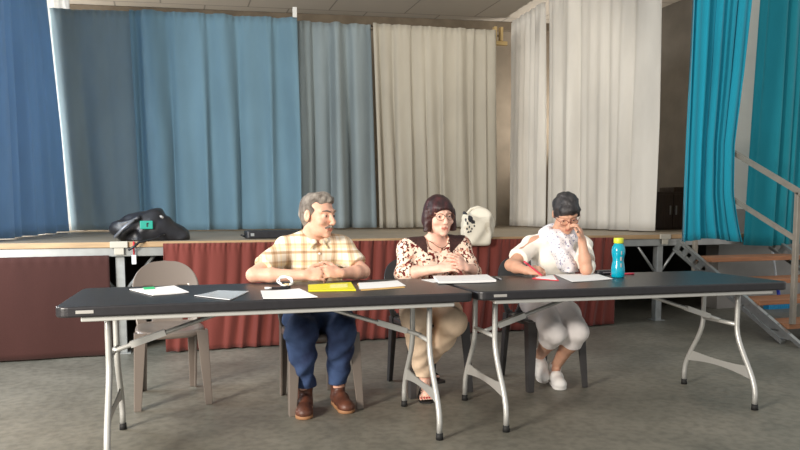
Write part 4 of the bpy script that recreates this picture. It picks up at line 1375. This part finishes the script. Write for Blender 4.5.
# pens
def pen(a, b, m, label, r=0.005, cap=None):
    a, b = Vector(a), Vector(b)
    o = MB(); d = (b - a).normalized()
    o.tube([a, a + d * 0.012, b - d * 0.02, b - d * 0.002], [r * 0.35, r, r, r * 0.8], 10)
    po = o.build('pen', m, None, tuple((a + b) / 2))
    tag(po, label, 'pen')
    c = MB(); c.tube([b - d * 0.035, b], [r * 1.12, r * 1.12], 10); c.build('cap', cap or m, po)
pen((0.60, 3.535, TZ + 0.0056), (0.47, 3.555, TZ + 0.0056), M['pen_dark'], 'dark pen with a pale cap lying by the coil of white cord', 0.005, M['paper'])
pen((1.86, 3.70, TZ + 0.0056), (1.835, 3.585, TZ + 0.0056), M['pen_silver'], 'silver pen beside the large white papers at the table joint', 0.005)
pen((2.625, 3.64, TZ + 0.0062), (2.79, 3.625, TZ + 0.0062), M['pen_red'], 'red pen lying behind the turquoise bottle', 0.0055)
pen((2.135, 3.628, 0.752), (2.040, 3.685, 0.838), M['pen_red'], 'pinkish red pen held in the writing hand of the scarf wearer', 0.0055)
# coil of white cord
cc = thing('cord_coil', 'small coil of white cord with a dark yellow middle, beside the sheet near the man', 'cord', (0.585, 3.60, TZ))
k = MB()
pts = []
for i in range(90):
    a = i / 90 * 2 * PI * 4
    rr = 0.030 + 0.005 * math.sin(i * 0.7)
    t = 0.55
    x, y = rr * math.cos(a), rr * math.sin(a)
    pts.append((0.585 + x * 1.2, 3.61 + y * 0.75, TZ + 0.034 + y * 0.62 + 0.003 * math.sin(a * 0.25)))
k.tube(pts, 0.0038, 6); k.build('cord', M['paper'], cc)
k = MB(); k.box(0.560, 0.612, 3.588, 3.628, TZ + 0.001, TZ + 0.030, 0.008); k.build('plug', M['pen_dark'], cc)
k = MB(); k.box(0.572, 0.600, 3.585, 3.5875, TZ + 0.010, TZ + 0.022, 0.001); k.build('label', mat('ochre', rgb(206, 168, 50), 0.5), cc)
# black glasses case and keys
cs = thing('glasses_case', 'slim black glasses case on the right table behind the bottle', 'case', (2.63, 3.69, TZ))
k = MB(); k.prism(rrect(2.555, 2.70, 3.668, 3.722, 0.024), TZ + 0.0005, TZ + 0.028, 0.010); k.build('body', M['pen_dark'], cs)
k = MB(); k.box(2.59, 2.665, 3.6655, 3.668, TZ + 0.012, TZ + 0.016); k.build('seam', M['pen_silver'], cs)
# water bottle
M['bottle'] = mat('turquoise_plastic', rgb(0, 178, 205), 0.15, spec=0.6, transmission=0.25)
M['lid'] = mat('lime_plastic', rgb(206, 214, 60), 0.4)
bt = thing('water_bottle', 'turquoise water bottle with a lime yellow lid on the right table', 'bottle', (2.578, 3.50, TZ))
c0 = (2.578, 3.50, TZ)
k = MB(); k.lathe([(0.0, 0.0005), (0.034, 0.0005), (0.0385, 0.006), (0.040, 0.03), (0.0395, 0.06), (0.036, 0.082), (0.0325, 0.098), (0.0325, 0.112), (0.036, 0.128), (0.0395, 0.148), (0.0395, 0.168), (0.036, 0.186), (0.028, 0.200), (0.024, 0.206), (0.023, 0.212), (0.0, 0.212)], c0, 32)
k.build('body', M['bottle'], bt)
k = MB(); k.lathe([(0.0, 0.206), (0.0275, 0.206), (0.029, 0.210), (0.029, 0.234), (0.027, 0.239), (0.0, 0.240)], c0, 28); k.build('lid', M['lid'], bt)
k = MB()
for zz in (0.075, 0.115, 0.150):
    k.box(2.578 - 0.0095, 2.578 - 0.0015, 3.50 - 0.0405, 3.50 - 0.030, TZ + zz - 0.012, TZ + zz + 0.012, 0.002)
k.build('print', M['sticker'], bt)

# ------------------------------------------------------------------ things on and at the stage
M['bag_black'] = mat('black_nylon', rgb(30, 30, 34), 0.45, vary=0.25, vscale=14, bump=0.35, bscale=22, spec=0.5)
bg = None
v = Vol((-0.52, 5.88, DZ - 0.02), (0.26, 6.45, 1.26), 0.007)
v.ell((-0.15, 6.16, 1.00), (0.22, 0.16, 0.15), None, 0.05)
v.ell((-0.11, 6.18, 1.075), (0.13, 0.12, 0.090), None, 0.05)
v.ell((-0.34, 6.12, 0.995), (0.10, 0.10, 0.085), None, 0.04)
v.ell((0.02, 6.18, 0.965), (0.15, 0.13, 0.09), None, 0.06)
v.ell((0.08, 6.16, 0.92), (0.11, 0.10, 0.05), None, 0.06)
v.ell((-0.27, 6.03, 0.93), (0.06, 0.06, 0.06), None, 0.02, True)
v.cone((-0.36, 6.06, 1.04), (-0.22, 6.02, 1.09), 0.022, 0.022, 0.02)
v.warp(0.009, 36, 44)
v.cut((0, 6, DZ + 0.001), (0, 0, -1))
bg = v.mesh('backpack', M['bag_black'], None, (-0.15, 6.14, DZ))
tag(bg, 'black slumped backpack with a turquoise tag on the stage edge', 'bag')
k = MB(); k.box(-0.205, -0.105, 5.972, 5.992, 1.000, 1.068, 0.006, Matrix.Rotation(0.0, 4, 'Y')); tg = k.build('tag', mat('tag_turquoise', rgb(18, 138, 118), 0.5), bg)
k = MB(); k.bar((-0.150, 5.970, 1.020), (-0.150, 5.970, 1.050), 0.010, 0.003, up=(0, 1, 0)); k.bar((-0.150, 5.970, 1.048), (-0.138, 5.970, 1.048), 0.008, 0.003, up=(0, 1, 0)); k.build('mark', M['pen_dark'], tg)
k = MB(); k.tube([(-0.02, 6.02, 0.955), (-0.08, 5.93, 0.925), (-0.16, 5.86, 0.908), (-0.21, 5.805, 0.900), (-0.25, 5.79, 0.865), (-0.29, 5.79, 0.84)], 0.010, 8); k.build('strap', M['bag_black'], bg)
k = MB(); k.tube([(-0.40, 6.02, 0.935), (-0.33, 5.985, 1.01), (-0.25, 5.985, 1.075)], 0.012, 8); k.build('zip', mat('zip_grey', rgb(120, 122, 128), 0.4, 0.4), bg)
k = MB(); k.tube([(-0.045, 6.035, 1.105), (-0.030, 6.005, 1.095)], 0.010, 8); k.build('buckle', M['sticker'], bg)

cs = thing('instrument_case', 'long low black case lying on the stage behind the man', 'case', (0.88, 6.22, DZ))
k = MB(); k.prism(rrect(0.66, 1.18, 6.16, 6.36, 0.03), DZ + 0.001, DZ + 0.072, 0.012); cb_ = k.build('body', M['bag_black'], cs)
k = MB(); k.tube([(0.655, 6.22, DZ + 0.02), (0.632, 6.225, DZ + 0.03), (0.632, 6.295, DZ + 0.03), (0.655, 6.30, DZ + 0.02)], 0.008, 8); k.build('handle', M['rubber'], cs)
k = MB(); k.box(0.70, 0.73, 6.155, 6.16, DZ + 0.025, DZ + 0.05); k.build('latch', M['galv'], cs)

M['tote'] = spots('tote_cloth', rgb(226, 218, 200), [rgb(214, 204, 184)], 8, 0.6)
v = Vol((2.48, 5.66, 0.74), (3.0, 6.1, 1.26), 0.006)
v.ell((2.745, 5.87, 1.00), (0.145, 0.10, 0.13), None, 0.05)
v.ell((2.79, 5.87, 1.11), (0.085, 0.07, 0.065), None, 0.05)
v.box((2.70, 5.775, 0.965), (0.135, 0.05, 0.135), None, 0.03, 0.05)
v.cone((2.60, 5.80, 1.10), (2.585, 5.80, 1.135), 0.020, 0.012, 0.03)
v.cone((2.88, 5.86, 1.06), (2.87, 5.83, 0.93), 0.035, 0.03, 0.04)
v.warp(0.012, 30, 61)
v.box((2.75, 6.0, 0.82), (0.4, 0.152, 0.0835), None, 0.001, 0.0, True)
v.box((2.75, 5.90, 0.78), (0.4, 0.062, 0.124), None, 0.001, 0.0, True)
def tote_print(P):
    x, z = P[:, 0], P[:, 2]
    b = np.zeros(len(P), int)
    front = P[:, 1] < 5.86
    blobs = [((2.660, 1.075), (0.016, 0.022)), ((2.690, 1.045), (0.014, 0.012)), ((2.640, 1.130), (0.02, 0.012)), ((2.672, 1.055), (0.012, 0.012)),
             ((2.632, 1.035), (0.006, 0.01)), ((2.648, 1.000), (0.006, 0.008)), ((2.675, 0.985), (0.007, 0.006)), ((2.625, 0.985), (0.006, 0.008)), ((2.640, 0.955), (0.008, 0.006)),
             ((2.665, 0.960), (0.006, 0.007)), ((2.700, 1.010), (0.006, 0.006)), ((2.620, 1.065), (0.005, 0.012))]
    for (cx, c_z), (rx, rz) in blobs:
        b[front & (((x - cx + 0.045) / rx / 1.5) ** 2 + ((z - c_z) / rz / 1.4) ** 2 < 1)] = 1
    return b
tt = v.mesh('tote_bag', [M['tote'], M['pen_dark']], None, (2.745, 5.87, DZ), tote_print)
tag(tt, 'white cloth tote bag with black print slumped over the stage edge', 'bag')
k = MB(); k.tube([(2.66, 5.90, 1.12), (2.70, 5.90, 1.165), (2.76, 5.88, 1.185), (2.83, 5.88, 1.165), (2.87, 5.87, 1.10)], 0.012, 8); k.build('handle', M['tote'], tt)

ky = thing('key_lanyard', 'red cord with white tags hanging from the stage edge beside the left post', 'lanyard', (-0.245, 5.80, 0.72))
k = MB(); k.tube([(-0.25, 5.842, 0.905), (-0.252, 5.832, 0.86), (-0.250, 5.83, 0.80)], 0.007, 6); k.build('cord', mat('lanyard_red', rgb(196, 40, 50), 0.6), ky)
k = MB(); k.box(-0.268, -0.234, 5.824, 5.836, 0.725, 0.80, 0.006); k.build('tag', M['paper'], ky)
